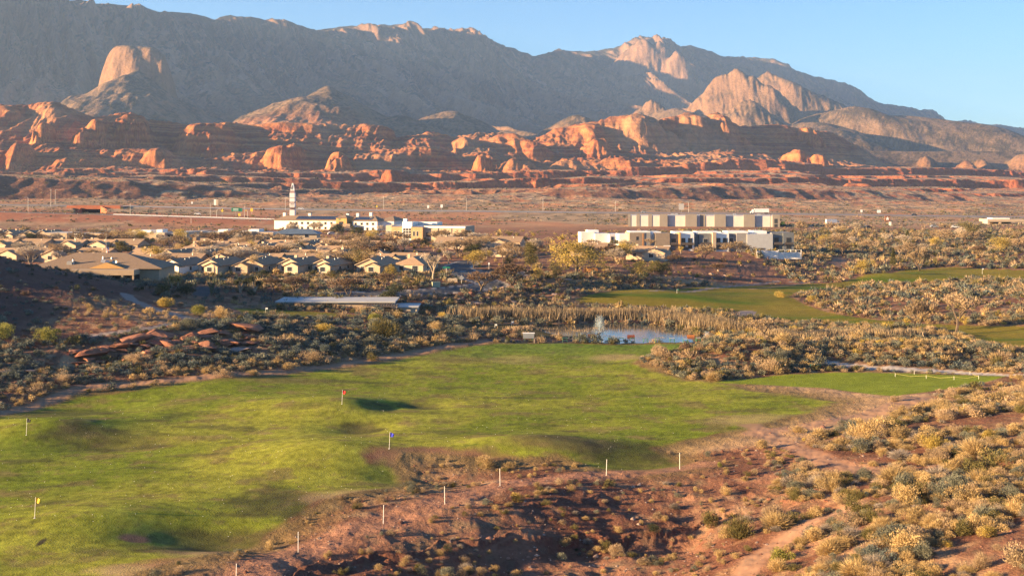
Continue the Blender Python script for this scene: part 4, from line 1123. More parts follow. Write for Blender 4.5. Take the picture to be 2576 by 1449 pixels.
M_BLACK = mat('black_rubber', (.02, .02, .02), .8); M_YEL = mat('yellow_paint', (.75, .52, .06), .6); M_CANV = mat('flat_roof_membrane', (.42, .42, .42), .85, noise=(.4, .08))


def tile_mat(name, col):
    m = mat(name, col, .88, noise=(2.5, .18)); nt = m.node_tree; N = nt.nodes; b = N['Principled BSDF']
    tc = N.new('ShaderNodeTexCoord'); wv = N.new('ShaderNodeTexWave'); wv.bands_direction = 'Z'; wv.inputs['Scale'].default_value = 3.2; wv.inputs['Distortion'].default_value = .6
    nt.links.new(tc.outputs['Object'], wv.inputs['Vector']); bp = N.new('ShaderNodeBump'); bp.inputs['Strength'].default_value = .4; bp.inputs['Distance'].default_value = .05
    nt.links.new(wv.outputs['Fac'], bp.inputs['Height']); nt.links.new(bp.outputs['Normal'], b.inputs['Normal'])
    return m


M_TILES = [tile_mat('brown_roof_tile', (.30, .20, .125)), tile_mat('grey_roof_tile', (.25, .175, .12)), tile_mat('tan_roof_tile', (.36, .24, .15))]


def window(root, x, z, w, h, y, frame=M_FRAME, face='front', name='window'):
    """window with frame set proud of the wall at y (front) or x (side)"""
    m_ = MB(); t = .09
    if face == 'front':
        m_.box(x - w / 2 - t, x + w / 2 + t, y - .06, y + .05, z - t, z + h + t); f = m_.build(name, frame, root)
        MB().box(x - w / 2, x + w / 2, y - .085, y - .062, z, z + h).build('pane', M_WIN, f)
    else:
        s_ = 1 if face == 'right' else -1
        m_.box(min(y - .05 * s_, y + .06 * s_), max(y - .05 * s_, y + .06 * s_), x - w / 2 - t, x + w / 2 + t, z - t, z + h + t); f = m_.build(name, frame, root)
        a, b = sorted((y + .062 * s_, y + .085 * s_)); MB().box(a, b, x - w / 2, x + w / 2, z, z + h).build('pane', M_WIN, f)
    return f


def gable_roof(w, d, h, pitch, o=.45, t=.16, hip_back=0.0, hip_front=0.0, y0=0.0, x0=0.0):
    """solid roof over x -w/2..w/2, y 0..d with the ridge along y"""
    m_ = MB(); W = w / 2 + o; rz = h + W * pitch - o * pitch * 0; e = h - o * pitch
    for dz in (0, -t):
        n = len(m_.v)
        m_.v += [(x0 - W, y0 - o, e + dz), (x0 + W, y0 - o, e + dz), (x0 + W, y0 + d + o, e + dz), (x0 - W, y0 + d + o, e + dz), (x0, y0 - o + hip_front, h + (w / 2) * pitch + dz), (x0, y0 + d + o - hip_back, h + (w / 2) * pitch + dz)]
        fs = [(0, 4, 5, 3), (1, 2, 5, 4), (2, 3, 5), (0, 1, 4)]
        m_.f += [tuple(n + i for i in (f if dz == 0 else f[::-1])) for f in fs if not (f == (2, 3, 5) and hip_back == 0) and not (f == (0, 1, 4) and hip_front == 0)]
    for a, b in ((0, 1), (1, 2), (2, 3), (3, 0)):
        if (a, b) == (0, 1) and hip_front == 0:
            m_.f += [(0, 6, 10, 4), (4, 10, 7, 1)]
        elif (a, b) == (2, 3) and hip_back == 0:
            m_.f += [(2, 8, 11, 5), (5, 11, 9, 3)]
        else:
            m_.f.append((a, a + 6, b + 6, b))
    return m_


HOUSE_T = {}


def side_roof(w, d, h, pitch, o=.5, t=.16):
    m_ = gable_roof(d, w, h, pitch, o, t)
    m_.v = [(-(y - w / 2), x + d / 2, z) for x, y, z in m_.v]
    return m_


def house_template(key, w, d, wall, tile, porch, hip=False, chim=True, h=2.8, pitch=.42, side=False):
    r = empty('house', (0, 0, -500)); M_ = M_TILES[tile]
    g = ((d if side else w) / 2) * pitch
    wm_ = MB()
    if side:
        wm_.extr([(0, -.6), (d, -.6), (d, h - .18), (d / 2, h + g - .2), (0, h - .18)], 'x', -w / 2, w / 2)
    elif hip:
        wm_.box(-w / 2, w / 2, 0, d, -.6, h - .02)
    else:
        wm_.extr([(-w / 2, -.6), (w / 2, -.6), (w / 2, h - .18), (0, h + g - .2), (-w / 2, h - .18)], 'y', 0, d)
    wl = wm_.build('wall', wall, r)
    rf = (side_roof(w, d, h, pitch) if side else gable_roof(w, d, h, pitch, hip_back=0 if not hip else w * .5, hip_front=w * .45 if hip else 0)).build('roof', M_, r)
    if not hip and not side:
        f = MB(); W = w / 2 + .45; e = h - .45 * pitch; top = h + g
        for s_ in (-1, 1):
            f.extr([(s_ * W, e - .17), (s_ * W, e + .01), (0, top + .01), (0, top - .17)], 'y', -.52, -.46)
        f.build('fascia', M_BEIGE, r)
    if porch:
        s_ = porch; pw = w * .56; px_ = s_ * (w / 2 - pw / 2); pd = 2.4; ph = h - .25
        p = MB().extr([(px_ - pw / 2, -.6), (px_ + pw / 2, -.6), (px_ + pw / 2, ph - .16), (px_, ph + pw / 2 * pitch - .18), (px_ - pw / 2, ph - .16)], 'y', -pd, -.02).build('porch', wall, r)
        gable_roof(pw, pd + .3, ph, pitch, .35, .14, y0=-pd, x0=px_).build('porch_roof', M_, r)
        window(r, px_ - pw * .1, .75, 1.7, 1.4, -pd)
        window(r, -s_ * w * .28, .8, 1.2, 1.3, 0)
    else:
        window(r, -w * .25, .7, 1.5, 1.5, 0); window(r, w * .22, .7, 1.8, 1.5, 0)
    door = MB().box(-.45 + .2 * w * (-1 if porch == 1 else 1), .45 + .2 * w * (-1 if porch == 1 else 1), -.07, .0, 0, 2.1).build('door', M_TRIMD, r) if not porch else None
    for k in range(2):
        window(r, d * (.3 + .4 * k), 1.0, 1.1, 1.1, w / 2, face='right')
    if chim:
        MB().box(-w * .3 - .45, -w * .3 + .45, d * .55, d * .55 + .8, h, h + g + .55).build('chimney', wall, rf)
    MB().tube([(w * .22, d * .35, h + .3), (w * .22, d * .35, h + g * .55 + .75)], .11, 6).build('vent_pipe', M_METAL, r); v = MB().tube([(w * .12, d * .62, h + .3), (w * .12, d * .62, h + g * .76 + .6)], .08, 6); v.build('vent_pipe', M_METAL, r)
    HOUSE_T[key] = r


house_template('a', 8.6, 14, M_WHITEW, 1, 1, chim=False); house_template('b', 8.6, 14, M_CREAM, 0, 1, chim=True); house_template('c', 9.2, 15, M_TANW, 0, -1, chim=False); house_template('d', 7.8, 13, M_CREAM, 2, 1, chim=True)
house_template('e', 9.5, 14, M_BEIGE, 2, 0, hip=True); house_template('f', 9.0, 14, M_TANW, 2, 1, chim=True); house_template('g', 12, 17, M_BEIGE, 1, -1); house_template('h', 15, 9, M_BEIGE, 2, 1, side=True, pitch=.40); house_template('i', 13, 10, M_TANW, 0, -1, side=True, chim=False, pitch=.38)
USED = set()
ORD = ['first', 'second', 'third', 'fourth', 'fifth', 'sixth', 'seventh', 'eighth', 'ninth', 'tenth', 'eleventh', 'twelfth']
WALLN = dict(h='ridge across, tan roof', i='ridge across, brown roof', a='white walls', b='cream walls', c='tan walls', d='cream walls', e='hip roof', f='tan walls', g='broad beige front')
ROWS = [('front row along the boundary wall', 383, [(430,'a'),(528,'b'),(627,'c'),(729,'b'),(812,'d'),(930,'f'),(1028,'e')]), ('row just behind the front row', 406, [(452,'i'),(553,'c'),(645,'h'),(738,'i'),(832,'c'),(925,'h'),(1018,'i')]),
        ('third row back', 429, [(421,'c'),(498,'a'),(590,'e'),(677,'d'),(765,'h'),(850,'b'),(940,'e')]), ('fourth row back', 450, [(500,'h'),(584,'e'),(665,'i'),(745,'e'),(832,'h'),(895,'e')]),
        ('fifth row back', 472, [(480,'e'),(571,'h'),(648,'d'),(722,'i'),(803,'b'),(880,'h')]), ('sixth row back', 494, [(520,'h'),(600,'i'),(690,'h'),(765,'c'),(830,'i'),(900,'h')]),
        ('row behind the clubhouse', 402, [(240,'h'),(345,'i')]), ('scattered left group beside bare trees', 440, [(10,'h'),(120,'h'),(225,'i'),(370,'h')]), ('far left group', 505, [(-10,'h'),(75,'i'),(160,'h'),(235,'h'),(310,'i')]), ('small houses at the far left end', 590, [(-18,'b'),(22,'f'),(73,'c'),(105,'f')]),
        ('right group by the side street', 468, [(1245,'h'),(1480,'i')]), ('right group behind bare trees', 515, [(1140,'h'),(1270,'i')]), ('group below the modern flats', 448, [(1625,'h')])]
for rn, Yh, hs_ in ROWS:
    for k, (px, key) in enumerate(hs_):
        x = (px - CX) * Yh / F; z = float(zat(x, Yh)[0]); src = HOUSE_T[key]
        o = src if key not in USED else copy_tree(src)
        USED.add(key)
        o.location = (x, Yh, z + .15); o.rotation_euler = (0, 0, math.radians(-17 + rng.uniform(-5, 5)))
        tag(o, f'{ORD[k]} house from left in the {rn}, {WALLN[key]}', 'house', 'tile-roofed houses of the village')
for key in HOUSE_T:
    if key not in USED:
        for c_ in list(HOUSE_T[key].children_recursive) + [HOUSE_T[key]]:
            bpy.data.objects.remove(c_)


def P3(px, py, Y):
    return (px - CX) * Y / F, HC - (py - HZ) * Y / F


def facade(name, label, cat, Y, px0, px1, ybase, rot=0.0):
    """empty at the foot of a building whose front spans px0..px1 at distance Y; returns it, metres per pixel and a local mapper"""
    k = Y / F; x0 = (px0 - CX) * k; zb = HC - (ybase - HZ) * k
    r = empty(name, (x0, Y, zb), rot, label, cat)
    mp = lambda px, py: ((px - px0) * k, (ybase - py) * k)
    return r, k, mp


def block(root, name, mp, px0, px1, ytop, ybot, y0, y1, material, below=0.0):
    (xa, zt), (xb, zb) = mp(px0, ytop), mp(px1, ybot)
    return MB().box(xa, xb, y0, y1, zb - below, zt).build(name, material, root)


# ---- clubhouse with the wide hip roof on the left hill
r, k, mp = facade('clubhouse', 'large low clubhouse with wide brown hip roof above the shaded hill', 'clubhouse', 346, 70, 405, 706)
W_ = 335 * k
MB().box(.8, W_ - .8, .8, 17, -2, 3.6).build('wall', M_TANW, r)
rf = MB(); x1 = (165 - 70) * k; x2 = (292 - 70) * k; zt = (706 - 640) * k
ev = 3.5
rf.v += [(-.2, -.4, ev), (W_ + .3, -.4, ev), (W_ + .3, 18, ev), (-.2, 18, ev), (x1, 8.5, zt), (x2, 8.5, zt), (-.2, -.4, ev - .25), (W_ + .3, -.4, ev - .25), (W_ + .3, 18, ev - .25), (-.2, 18, ev - .25)]
rf.f += [(0, 1, 5, 4), (1, 2, 5), (2, 3, 4, 5), (3, 0, 4), (0, 6, 7, 1), (1, 7, 8, 2), (2, 8, 9, 3), (3, 9, 6, 0), (6, 9, 8, 7)]
roof = rf.build('roof', M_TILES[1], r)
pt = MB(); xa, xb = (185 - 70) * k, (352 - 70) * k; pt.box(xa, xb, -5.5, .3, (706 - 689) * k, (706 - 676) * k); pt.build('patio_roof', M_TANW, r)
for px in (283, 322, 349):
    MB().box((px - 70) * k - .25, (px - 70) * k + .25, -5.3, -4.8, -1.5, (706 - 689) * k).build('patio_post', M_TANW, r)
MB().box(xa + .3, xb - .3, .70, .78, -.5, 1.8).build('window', M_WIN, r)
MB().extr([((226 - 70) * k, (706 - 675) * k), ((316 - 70) * k, (706 - 675) * k), ((270 - 70) * k, (706 - 660) * k)], 'y', -.8, 6).build('dormer_gable', M_OCHRE, r)
ac = MB().box((163 - 70) * k, (176 - 70) * k, 1.5, 3.5, (706 - 668) * k, (706 - 659) * k + .0).build('roof_cooler', M_METAL, roof); MB().tube([((178 - 70) * k, 2, 4.2), ((178 - 70) * k, 2, 5.9), ((176 - 70) * k, 2, 6.1)], .3, 8).build('duct', M_METAL, roof)
for px, py in ((208, 655), (245, 648), (267, 650)):
    x_, z_ = mp(px, py); MB().tube([(x_, 5, z_ - 1.4), (x_, 5, z_)], .35, 8, .28).build('roof_vent', M_METAL, roof)
sp = MB(); x_, z_ = mp(256, 661); sp.v += [(x_ - 1.1, 2.2, z_), (x_ + .1, 2.0, z_ - .25), (x_ + .25, 2.6, z_ + .65), (x_ - .95, 2.8, z_ + .9), (x_ + .2, 2.0, z_ - .3), (x_ + 1.3, 2.2, z_ - .4), (x_ + 1.4, 2.8, z_ + .4), (x_ + .35, 2.6, z_ + .6)]; sp.f += [(0, 1, 2, 3), (4, 5, 6, 7)]
sp.build('roof_panel', M_METAL, roof)
x_, z_ = mp(282, 660); d_ = MB(); n_ = 12
d_.v += [(x_, 2.4, z_)] + [(x_ + .7 * math.cos(6.283 * i / n_), 2.1 + .1 * math.sin(6.283 * i / n_), z_ + .6 * math.sin(6.283 * i / n_)) for i in range(n_)]; d_.f += [(0, 1 + i, 1 + (i + 1) % n_) for i in range(n_)]
d_.tube([(x_, 2.4, z_ - .9), (x_, 2.4, z_)], .06); d_.build('satellite_dish', M_METAL, roof)

# ---- flagpole with the striped flag
fx, fz = P3(267, 642, 372); fr = empty('flagpole', (fx, 372, fz - 3), 0, 'tall flagpole with a drooping red, white and blue flag behind the clubhouse', 'flagpole')
MB().tube([(0, 0, 0), (0, 0, 9.6)], .07, 6, .04).build('pole', M_POLE, fr)
fm = bpy.data.materials.new('striped_flag'); fm.use_nodes = True; nt_ = fm.node_tree; b_ = nt_.nodes['Principled BSDF']; tc_ = nt_.nodes.new('ShaderNodeTexCoord'); wv_ = nt_.nodes.new('ShaderNodeTexWave'); wv_.inputs['Scale'].default_value = .75; cr_ = nt_.nodes.new('ShaderNodeValToRGB'); cr_.color_ramp.interpolation = 'CONSTANT'
cr_.color_ramp.elements[0].color = (.45, .03, .04, 1); cr_.color_ramp.elements[1].position = .5; cr_.color_ramp.elements[1].color = (.75, .72, .7, 1); nt_.links.new(tc_.outputs['Object'], wv_.inputs['Vector']); nt_.links.new(wv_.outputs['Fac'], cr_.inputs[0]); nt_.links.new(cr_.outputs[0], b_.inputs['Base Color'])
fl = MB(); 
for i in range(9):
    t = i / 8; fl.v += [(.05 + .12 * math.sin(t * 9), -.05 * math.cos(t * 7), 5.6 - 3.2 * t), (.75 - .25 * t + .15 * math.sin(t * 8 + 1), .2 * math.cos(t * 6), 5.3 - 3.4 * t)]
fl.f += [(2 * i, 2 * i + 1, 2 * i + 3, 2 * i + 2) for i in range(8)]
fl.build('flag', fm, fr); MB().box(.5, .8, -.06, .1, 3.0, 4.2).build('canton', mat('flag_blue', (.03, .06, .22), .8), fr)

# ---- flat-roofed adobe apartments
def adobe(label, Y, px0, px1, ybase, blocks, wins, dark):
    r, k, mp = facade('apartment_building', label, 'building', Y, px0, px1, ybase, math.radians(-10))
    for j, (a, b, t_, y0, y1, m_) in enumerate(blocks):
        block(r, 'wall', mp, a, b, t_, ybase, y0, y1, m_, 1.5)
        (xa, zt), (xb, _) = mp(a, t_), mp(b, t_); MB().box(xa + .25, xb - .25, y0 + .25, y1 - .25, zt + .004, zt + .03).build('roof', M_CANV, r)
    for a, b, t_, bt, y in dark:
        block(r, 'balcony_shade', mp, a, b, t_, bt, y - .03, y + .4, M_DARK)  # near-black panel paints the balcony's shade on the wall
        (xa, zt), (xb, zb) = mp(a, t_), mp(b, bt); MB().box(xa, xb, y - 1.0, y - .03, zb - .1, zb + .9).build('balcony_rail', M_BEIGE, r)
    for px, py, w_, h_, y in wins:
        x_, z_ = mp(px, py); window(r, x_, z_, w_, h_, y)
    return r


adobe('sunlit tan flat-roofed apartment block left of the flagpole', 567, 100, 285, 612, [(107,174,586,0,14,M_TANW),(174,194,591,2.2,14,M_TANW),(192,216,587,.6,14,M_WHITEW),(216,285,587,3,15,M_TANW),(100,112,588,3,12,M_CREAM)], [(119,604,1.4,1.6,0),(139,604,2.0,1.7,0),(165,604,1.6,1.6,0),(225,604,1.5,1.5,3)], [(176,192,594,609,2.2),(199,215,594,604,.6),(238,262,591,603,3)])
adobe('long cream adobe apartment block behind orange bare trees', 600, 308, 480, 609, [(308,350,584,0,14,M_CREAM),(322,372,580,5,16,M_WHITEW),(350,398,586,1.2,14,M_TANW),(398,420,585,.4,14,M_BEIGE),(420,445,587,2.6,14,M_GREYW),(445,480,583,0,16,M_CREAM),(385,400,578,6,12,M_WHITEW)], [(330,600,1.6,1.6,0),(402,598,1.6,1.6,.4),(452,598,1.4,1.5,0)], [(423,443,590,603,2.6),(468,479,593,604,0)])
adobe('cream stepped adobe apartments behind the pillared wall', 612, 480, 692, 606, [(480,508,582,1,14,M_TANW),(508,556,584,0,14,M_BEIGE),(540,566,578,6,13,M_WHITEW),(556,600,586,2,14,M_GREYW),(596,640,582,.5,15,M_CREAM),(640,692,584,3,16,M_TANW),(620,648,577,6,13,M_WHITEW)], [(495,597,1.6,1.5,1),(530,597,1.6,1.5,0),(610,597,1.6,1.5,.5)], [(560,598,589,601,2),(646,680,588,599,3)])
# ---- boundary wall with pillars
def long_wall(label, Y, px0, px1, ytop, ybase, material, pillars, th=.3):
    r, k, mp = facade('boundary_wall', label, 'wall', Y, px0, px1, ybase); r['kind'] = 'thing'; block(r, 'panel', mp, px0, px1, ytop, ybase, 0, th, material, 1.5)
    for px in pillars:
        x_, zt = mp(px, ytop - 2); MB().box(x_ - .7, x_ + .7, -.4, th + .4, -1.5, zt).build('pillar', M_STONE, r)
    return r


long_wall('long tan boundary wall with stone pillars behind the houses', 530, 488, 840, 599, 621, M_TANW, [490, 560, 622, 692, 720, 838])
long_wall('low white boundary wall in front of the first house row', 358, 420, 1085, 702, 707, M_CREAM, [])
long_wall('orange retaining wall left of the white hotel', 790, 612, 690, 564, 578, M_BRICKO, [])
# ---- blue-roofed community building
r, k, mp = facade('community_building', 'cream community building with a blue metal hip roof', 'building', 575, 690, 800, 601)
block(r, 'wall', mp, 694, 796, 588, 601, 1, 12, M_CREAM, 2); m_ = MB(); e0, e1 = mp(683, 589), mp(801, 588); a0, a1 = mp(712, 577), mp(775, 577)
m_.v += [(e0[0], 0, e0[1]), (e1[0], 0, e0[1]), (e1[0], 13, e0[1]), (e0[0], 13, e0[1]), (a0[0], 6.5, a0[1]), (a1[0], 6.5, a0[1])]; m_.f += [(0, 1, 5, 4), (1, 2, 5), (2, 3, 4, 5), (3, 0, 4), (0, 3, 2, 1)]; m_.build('roof', M_BLUEROOF, r)
window(r, mp(730, 600)[0], .6, 1.6, 1.4, 1); window(r, mp(770, 600)[0], .6, 1.6, 1.4, 1)
# ---- hotel
r, k, mp = facade('hotel', 'white two-storey hotel with long brown roof and solar panels', 'hotel', 725, 688, 1006, 577, math.radians(-15))
def wing(a, b, d0, d1, wall, pit=2.6):
    block(r, 'wall', mp, a, b, 554.4, 577, d0, d1, wall, 2); (xa, z_), (xb, _) = mp(a - 3, 554), mp(b + 3, 554); m_ = MB(); mid_ = (d0 + d1) / 2
    m_.v += [(xa, d0 - .7, z_), (xb, d0 - .7, z_), (xb, d1 + .7, z_), (xa, d1 + .7, z_), (xa + 5, mid_, z_ + pit), (xb - 5, mid_, z_ + pit)]; m_.f += [(0, 1, 5, 4), (1, 2, 5), (2, 3, 4, 5), (3, 0, 4), (0, 3, 2, 1)]; return m_.build('roof', M_TILES[0], r)
ra = wing(690, 864, 0, 14, M_WHITEW); rb = wing(903, 968, -1, 14, M_WHITEW); wing(966, 1005, 3, 24, M_WHITEW)
block(r, 'tower', mp, 863, 891, 547, 577, -3, 8, M_OCHRE, 2); xa, z_ = mp(861, 547); xb, _ = mp(893, 547); m_ = MB(); m_.v += [(xa, -3.6, z_), (xb, -3.6, z_), (xb, 8.6, z_), (xa, 8.6, z_), ((xa + xb) / 2, 2.5, z_ + 2)]; m_.f += [(0, 1, 4), (1, 2, 4), (2, 3, 4), (3, 0, 4), (0, 3, 2, 1)]; m_.build('tower_roof', M_TILES[0], r)
block(r, 'entrance_block', mp, 852, 868, 561, 577, -5, -3.02, M_BROWNW, 2); block(r, 'entrance_block', mp, 884, 903, 561, 577, -5, -3.02, M_BROWNW, 2); block(r, 'sign', mp, 869, 875, 548.5, 552, -3.1, -3.02, M_GREEN); block(r, 'lobby_window', mp, 871, 882, 556, 564, -3.1, -3.02, M_WIN)
for px in (735, 751, 766, 782, 798, 813, 829, 845):
    for py in (559.5, 571.5):
        x_, z_ = mp(px, py + 4); window(r, x_, z_, 1.3, 1.3, 0, M_BEIGE)
for px in (911, 927, 942, 957):
    for py in (560, 572):
        x_, z_ = mp(px, py + 4); window(r, x_, z_, 1.3, 1.3, -1, M_BEIGE)
xa, z_ = mp(746, 552.6); xb, zt = mp(862, 546.5); m_ = MB().poly((xa, .9, z_ + .35), (xb, .9, z_ + .35), (xb, 5.6, zt + .65), (xa, 5.6, zt + .65)); m_.build('solar_panel', M_SOLAR, ra)
xa, z_ = mp(906, 552.6); xb, zt = mp(950, 547); MB().poly((xa, -.1, z_ + .35), (xb, -.1, z_ + .35), (xb, 4.8, zt + .6), (xa, 4.8, zt + .6)).build('solar_panel', M_SOLAR, rb)
for px, t_, rt in ((703, 536, ra), (772, 537, ra), (875, 537, r), (902, 536, rb), (937, 534, rb)):
    x_, z_ = mp(px, t_); MB().box(x_ - .8, x_ + .8, 7, 8.6, z_ - 3.4, z_).build('chimney', M_WHITEW, rt)
# pavilion in front of the hotel
r, k, mp = facade('pavilion', 'small pavilion with brown pyramid roof in front of the hotel', 'pavilion', 690, 850, 891, 592)
xa, z_ = mp(850, 580); xb, _ = mp(891, 580); m_ = MB(); m_.v += [(xa, 0, z_), (xb, 0, z_), (xb, 9, z_), (xa, 9, z_), ((xa + xb) / 2, 4.5, mp(0, 568)[1])]; m_.f += [(0, 1, 4), (1, 2, 4), (2, 3, 4), (3, 0, 4), (0, 3, 2, 1)]; m_.build('roof', M_TILES[0], r)
for px in (854, 887):
    for y in (.8, 8):
        x_, _ = mp(px, 0); MB().box(x_ - .3, x_ + .3, y - .3, y + .3, -1.5, z_).build('post', M_BROWNW, r)
# ---- pylon sign tower
r, k, mp = facade('pylon_sign', 'tall white pylon sign of stacked panels with a curved top', 'sign', 800, 728.5, 741, 545)
w_ = mp(741, 0)[0]; MB().box(.15, w_ - .15, .15, 4.2, -4, mp(0, 480)[1]).build('frame', mat('maroon_frame', (.36, .25, .24), .7), r)
for a, b in ((486, 497.5), (499, 508), (511.5, 521), (528.5, 543)):
    (_, zt), (_, zb) = mp(0, a), mp(0, b); MB().box(0, w_, -.1, .13, zb, zt).build('panel', M_WHITE, r); MB().box(w_ - .13, w_ + .12, .35, 4.0, zb, zt).build('panel', M_WHITE, r)
(_, zt), (_, zb) = mp(0, 511), mp(0, 521); 
for a in (513, 516.5, 524, 526):
    (_, z1) = mp(0, a); MB().box(.5, w_ - .5, -.16, -.11, z1 - .28, z1 + .12).build('lettering_band', M_TRIMD, r)
tp = MB(); zt0 = mp(0, 486)[1]; pr = []; pl = []
for i in range(9):
    t = i / 8; zz_ = zt0 + (mp(0, 461)[1] - zt0) * t; pl.append((.2 + 1.9 * t ** 1.5 * (1 - .35 * t), zz_)); pr.append((w_ - .1 - .9 * t ** 2.2, zz_))
tp.extr(pl + pr[::-1], 'y', .2, 1.4); tp.build('crown_piece', M_WHITE, r); xa, z_ = mp(731, 474); MB().extr([(.75, z_ - .2), (1.5, z_ - 1.0), (2.1, z_ + .4), (1.9, z_ + 2.2), (1.3, z_ + 1.2)], 'y', .1, .19).build('emblem', M_BLUEG, r)
# ---- two-storey office building with stone front
r, k, mp = facade('office_building', 'two-storey office with stone fronts and a bright white centre tower', 'building', 583, 969, 1178, 604, math.radians(-15))
block(r, 'stone_front', mp, 986, 1015, 570, 604, 0, 12, M_STONE, 2); block(r, 'glazed_bay', mp, 969, 986, 567, 604, .8, 10, M_CREAM, 2); block(r, 'centre_tower', mp, 1016, 1042, 558, 604, -.8, 8, M_WHITE, 2); block(r, 'chimney', mp, 1017, 1026, 550, 558, 0, 1.6, M_WHITE)
block(r, 'stone_front', mp, 1040.5, 1071, 570, 604, -1.4, 11, M_STONE, 2); block(r, 'rear_wing', mp, 1071, 1178, 568, 598, .6, 16, M_BEIGE, 3); block(r, 'upper_floor', mp, 1035, 1092, 559.5, 568, 8, 16, M_WHITEW, 0)
for a, b, y in ((984, 1017, -.3), (1039, 1073, -1.8)):
    (xa, z_), (xb, _) = mp(a, 570), mp(b, 570); m_ = MB(); m_.v += [(xa, y, z_), (xb, y, z_), (xb, 9, z_), (xa, 9, z_), ((xa + xb) / 2, 5, z_ + 1.1)]; m_.f += [(0, 1, 4), (1, 2, 4), (2, 3, 4), (3, 0, 4), (0, 3, 2, 1)]; m_.build('roof', M_METAL, r)
(xa, z_), (xb, _) = mp(1070.5, 570), mp(1179, 570); MB().box(xa, xb, .3, .7, z_ - .5, z_ + .35).build('parapet', M_WHITE, r)
for px in (1107, 1142):
    x_, z_ = mp(px, 568); MB().box(x_ - .2, x_ + .2, .35, .62, -2, z_).build('pilaster', M_CREAM, r)
for px in (1082, 1099, 1117, 1134):
    x_, z_ = mp(px, 594); window(r, x_, z_, 1.9, 1.8, .6, M_TRIMD)
for px, y in ((996, 0), (1005, 0), (1048, -1.4), (1057, -1.4)):
    x_, z_ = mp(px, 593); window(r, x_, z_, .85, 2.2, y, M_FRAME)
for i in range(3):
    for j in range(4):
        x_, z_ = mp(1021.5 + 7.5 * i, 599 - 6.5 * j); window(r, x_, z_, 1.15, 1.0, -.8, M_FRAME)
for i in range(4):
    x_, z_ = mp(972 + 4 * i, 594); window(r, x_, z_, .45, 2.4, .8, M_FRAME)
x_, z_ = mp(998, 612); MB().box(x_ - 3.5, x_ + 3.5, -6, -.02, mp(0, 604)[1] - .3, mp(0, 604)[1] - .05).build('entrance_canopy', mat('red_canopy', (.38, .10, .04), .8), r)
# ---- warehouse
r, k, mp = facade('warehouse', 'long grey and white panelled warehouse beyond the modern flats', 'warehouse', 760, 1580, 1953, 574, math.radians(-8))
block(r, 'wall', mp, 1581, 1952, 542.5, 574, 0, 30, M_WARE, 3)
for a, b in ((1580, 1586.5), (1601, 1609.5), (1630.5, 1640), (1659, 1678.5), (1722.5, 1751), (1759, 1772), (1794.5, 1822), (1866, 1893), (1936, 1953.5)):
    block(r, 'pier', mp, a, b, 538.8, 574, -1.9 if b - a > 15 else -.25, 2, M_WARED, 3)
MB().box(.2, mp(1952, 0)[0], -.12, -.01, -3, .8).build('plinth', M_WARED, r)
for px in (1690, 1700, 1845, 1905):
    x_, z_ = mp(px, 542.5); MB().box(x_ - 1, x_ + 1, 8, 10, z_, z_ + 1.1).build('roof_unit', M_METAL, r)
for j in range(2):
    x_, z_ = mp(1944, 573 - 13 * j); window(r, x_, z_, 1.8, 2.6, -1.9, M_TRIMD)
# ---- modern flats
r, k, mp = facade('apartment_building', 'row of white, grey and beige modern flats with stepped fronts', 'building', 500, 1560, 2004, 630, math.radians(3))
FL_ = [(1560,1586,590,3,M_WHITE),(1584,1622,586,0,M_BROWNW),(1622,1637,586,.15,M_GREYW),(1637,1650,590,3,M_WHITE),(1649,1686,587,0,M_BROWNW),(1686,1709,589,.9,M_BLUEG),(1709.5,1713.5,586,-.6,M_OCHRE),(1713,1748,588,.2,M_WHITE),(1748,1762,590,2.4,M_BLUEG),(1762,1795,589,1.0,M_BLUEG),(1794.5,1803,586,-.7,M_BEIGE),(1802.5,1837,588,.2,M_WHITE),(1837,1857,589,1.4,M_BLUEG),(1856.5,1884,588,.4,M_GREYW),(1883,1949,590,0,mat('shaded_pale_cladding', (.46, .46, .46), .85, noise=(.8, .06))),(1948.5,1976,587,1.0,M_BLUEG),(1976,2004,587,.4,M_BLUEG)]  # pale grey puts the shade on the low block into its cladding
for a, b, t_, y0, m_ in FL_:
    block(r, 'wall', mp, a, b, t_, 630, y0, 13, m_, 2)
for a, b, t_, y0 in ((1588,1640,583.5,3.5),(1640,1668,584.5,4),(1702,1750,584.5,3.2),(1760,1822,584.5,3.6),(1838,1890,583.5,3.2),(1905,1940,583,4)):
    block(r, 'parapet', mp, a, b, t_, 592, y0, 12.6, M_WHITE)
for px, y in ((1697, .9), (1778, 1.0), (1845, 1.4), (1720.5, .2), (1738, .2), (1810, .2), (1827, .2), (1960, 1), (1990, .4)):
    for py in (612, 627) if px not in (1697, 1778) else (614,):
        x_, z_ = mp(px, py); window(r, x_, z_, 1.7, 2.0, y, M_TRIMD if px < 1700 or px > 1950 else M_FRAME)
for a, b, y in ((1688, 1708, .9), (1766, 1793, 1.0), (1716, 1746, .2), (1805, 1835, .2), (1952, 1974, 1.0), (1979, 2001, .4)):
    (xa, zb), (xb, _) = mp(a, 616), mp(b, 616); MB().box(xa, xb, y - 1.2, y - .02, zb - .15, zb).box(xa, xb, y - 1.2, y - 1.14, zb, zb + .9).build('balcony', M_TRIMD, r)
for a, b, t_, bt in ((1670, 1688, 618, 630), (1716, 1734, 622, 630), (1806, 1826, 621, 630), (1912, 1928, 625, 630)):
    y_ = -.06 if a in (1670, 1912) else .12; block(r, 'garage_door', mp, a, b, t_, bt, y_ - .02, y_ + .06, M_TRIMD if a != 1670 else M_WHITE)
x_, z_ = mp(1615, 620); window(r, mp(1603, 0)[0], mp(0, 604)[1], .6, 1.3, 0, M_TRIMD); block(r, 'rust_strip', mp, 1616.5, 1619.5, 588, 626, -.05, -.01, M_BRICKO)
r, k, mp = facade('apartment_building', 'white modern house half hidden behind the scrubby knoll', 'building', 520, 1466, 1561, 620, math.radians(5))
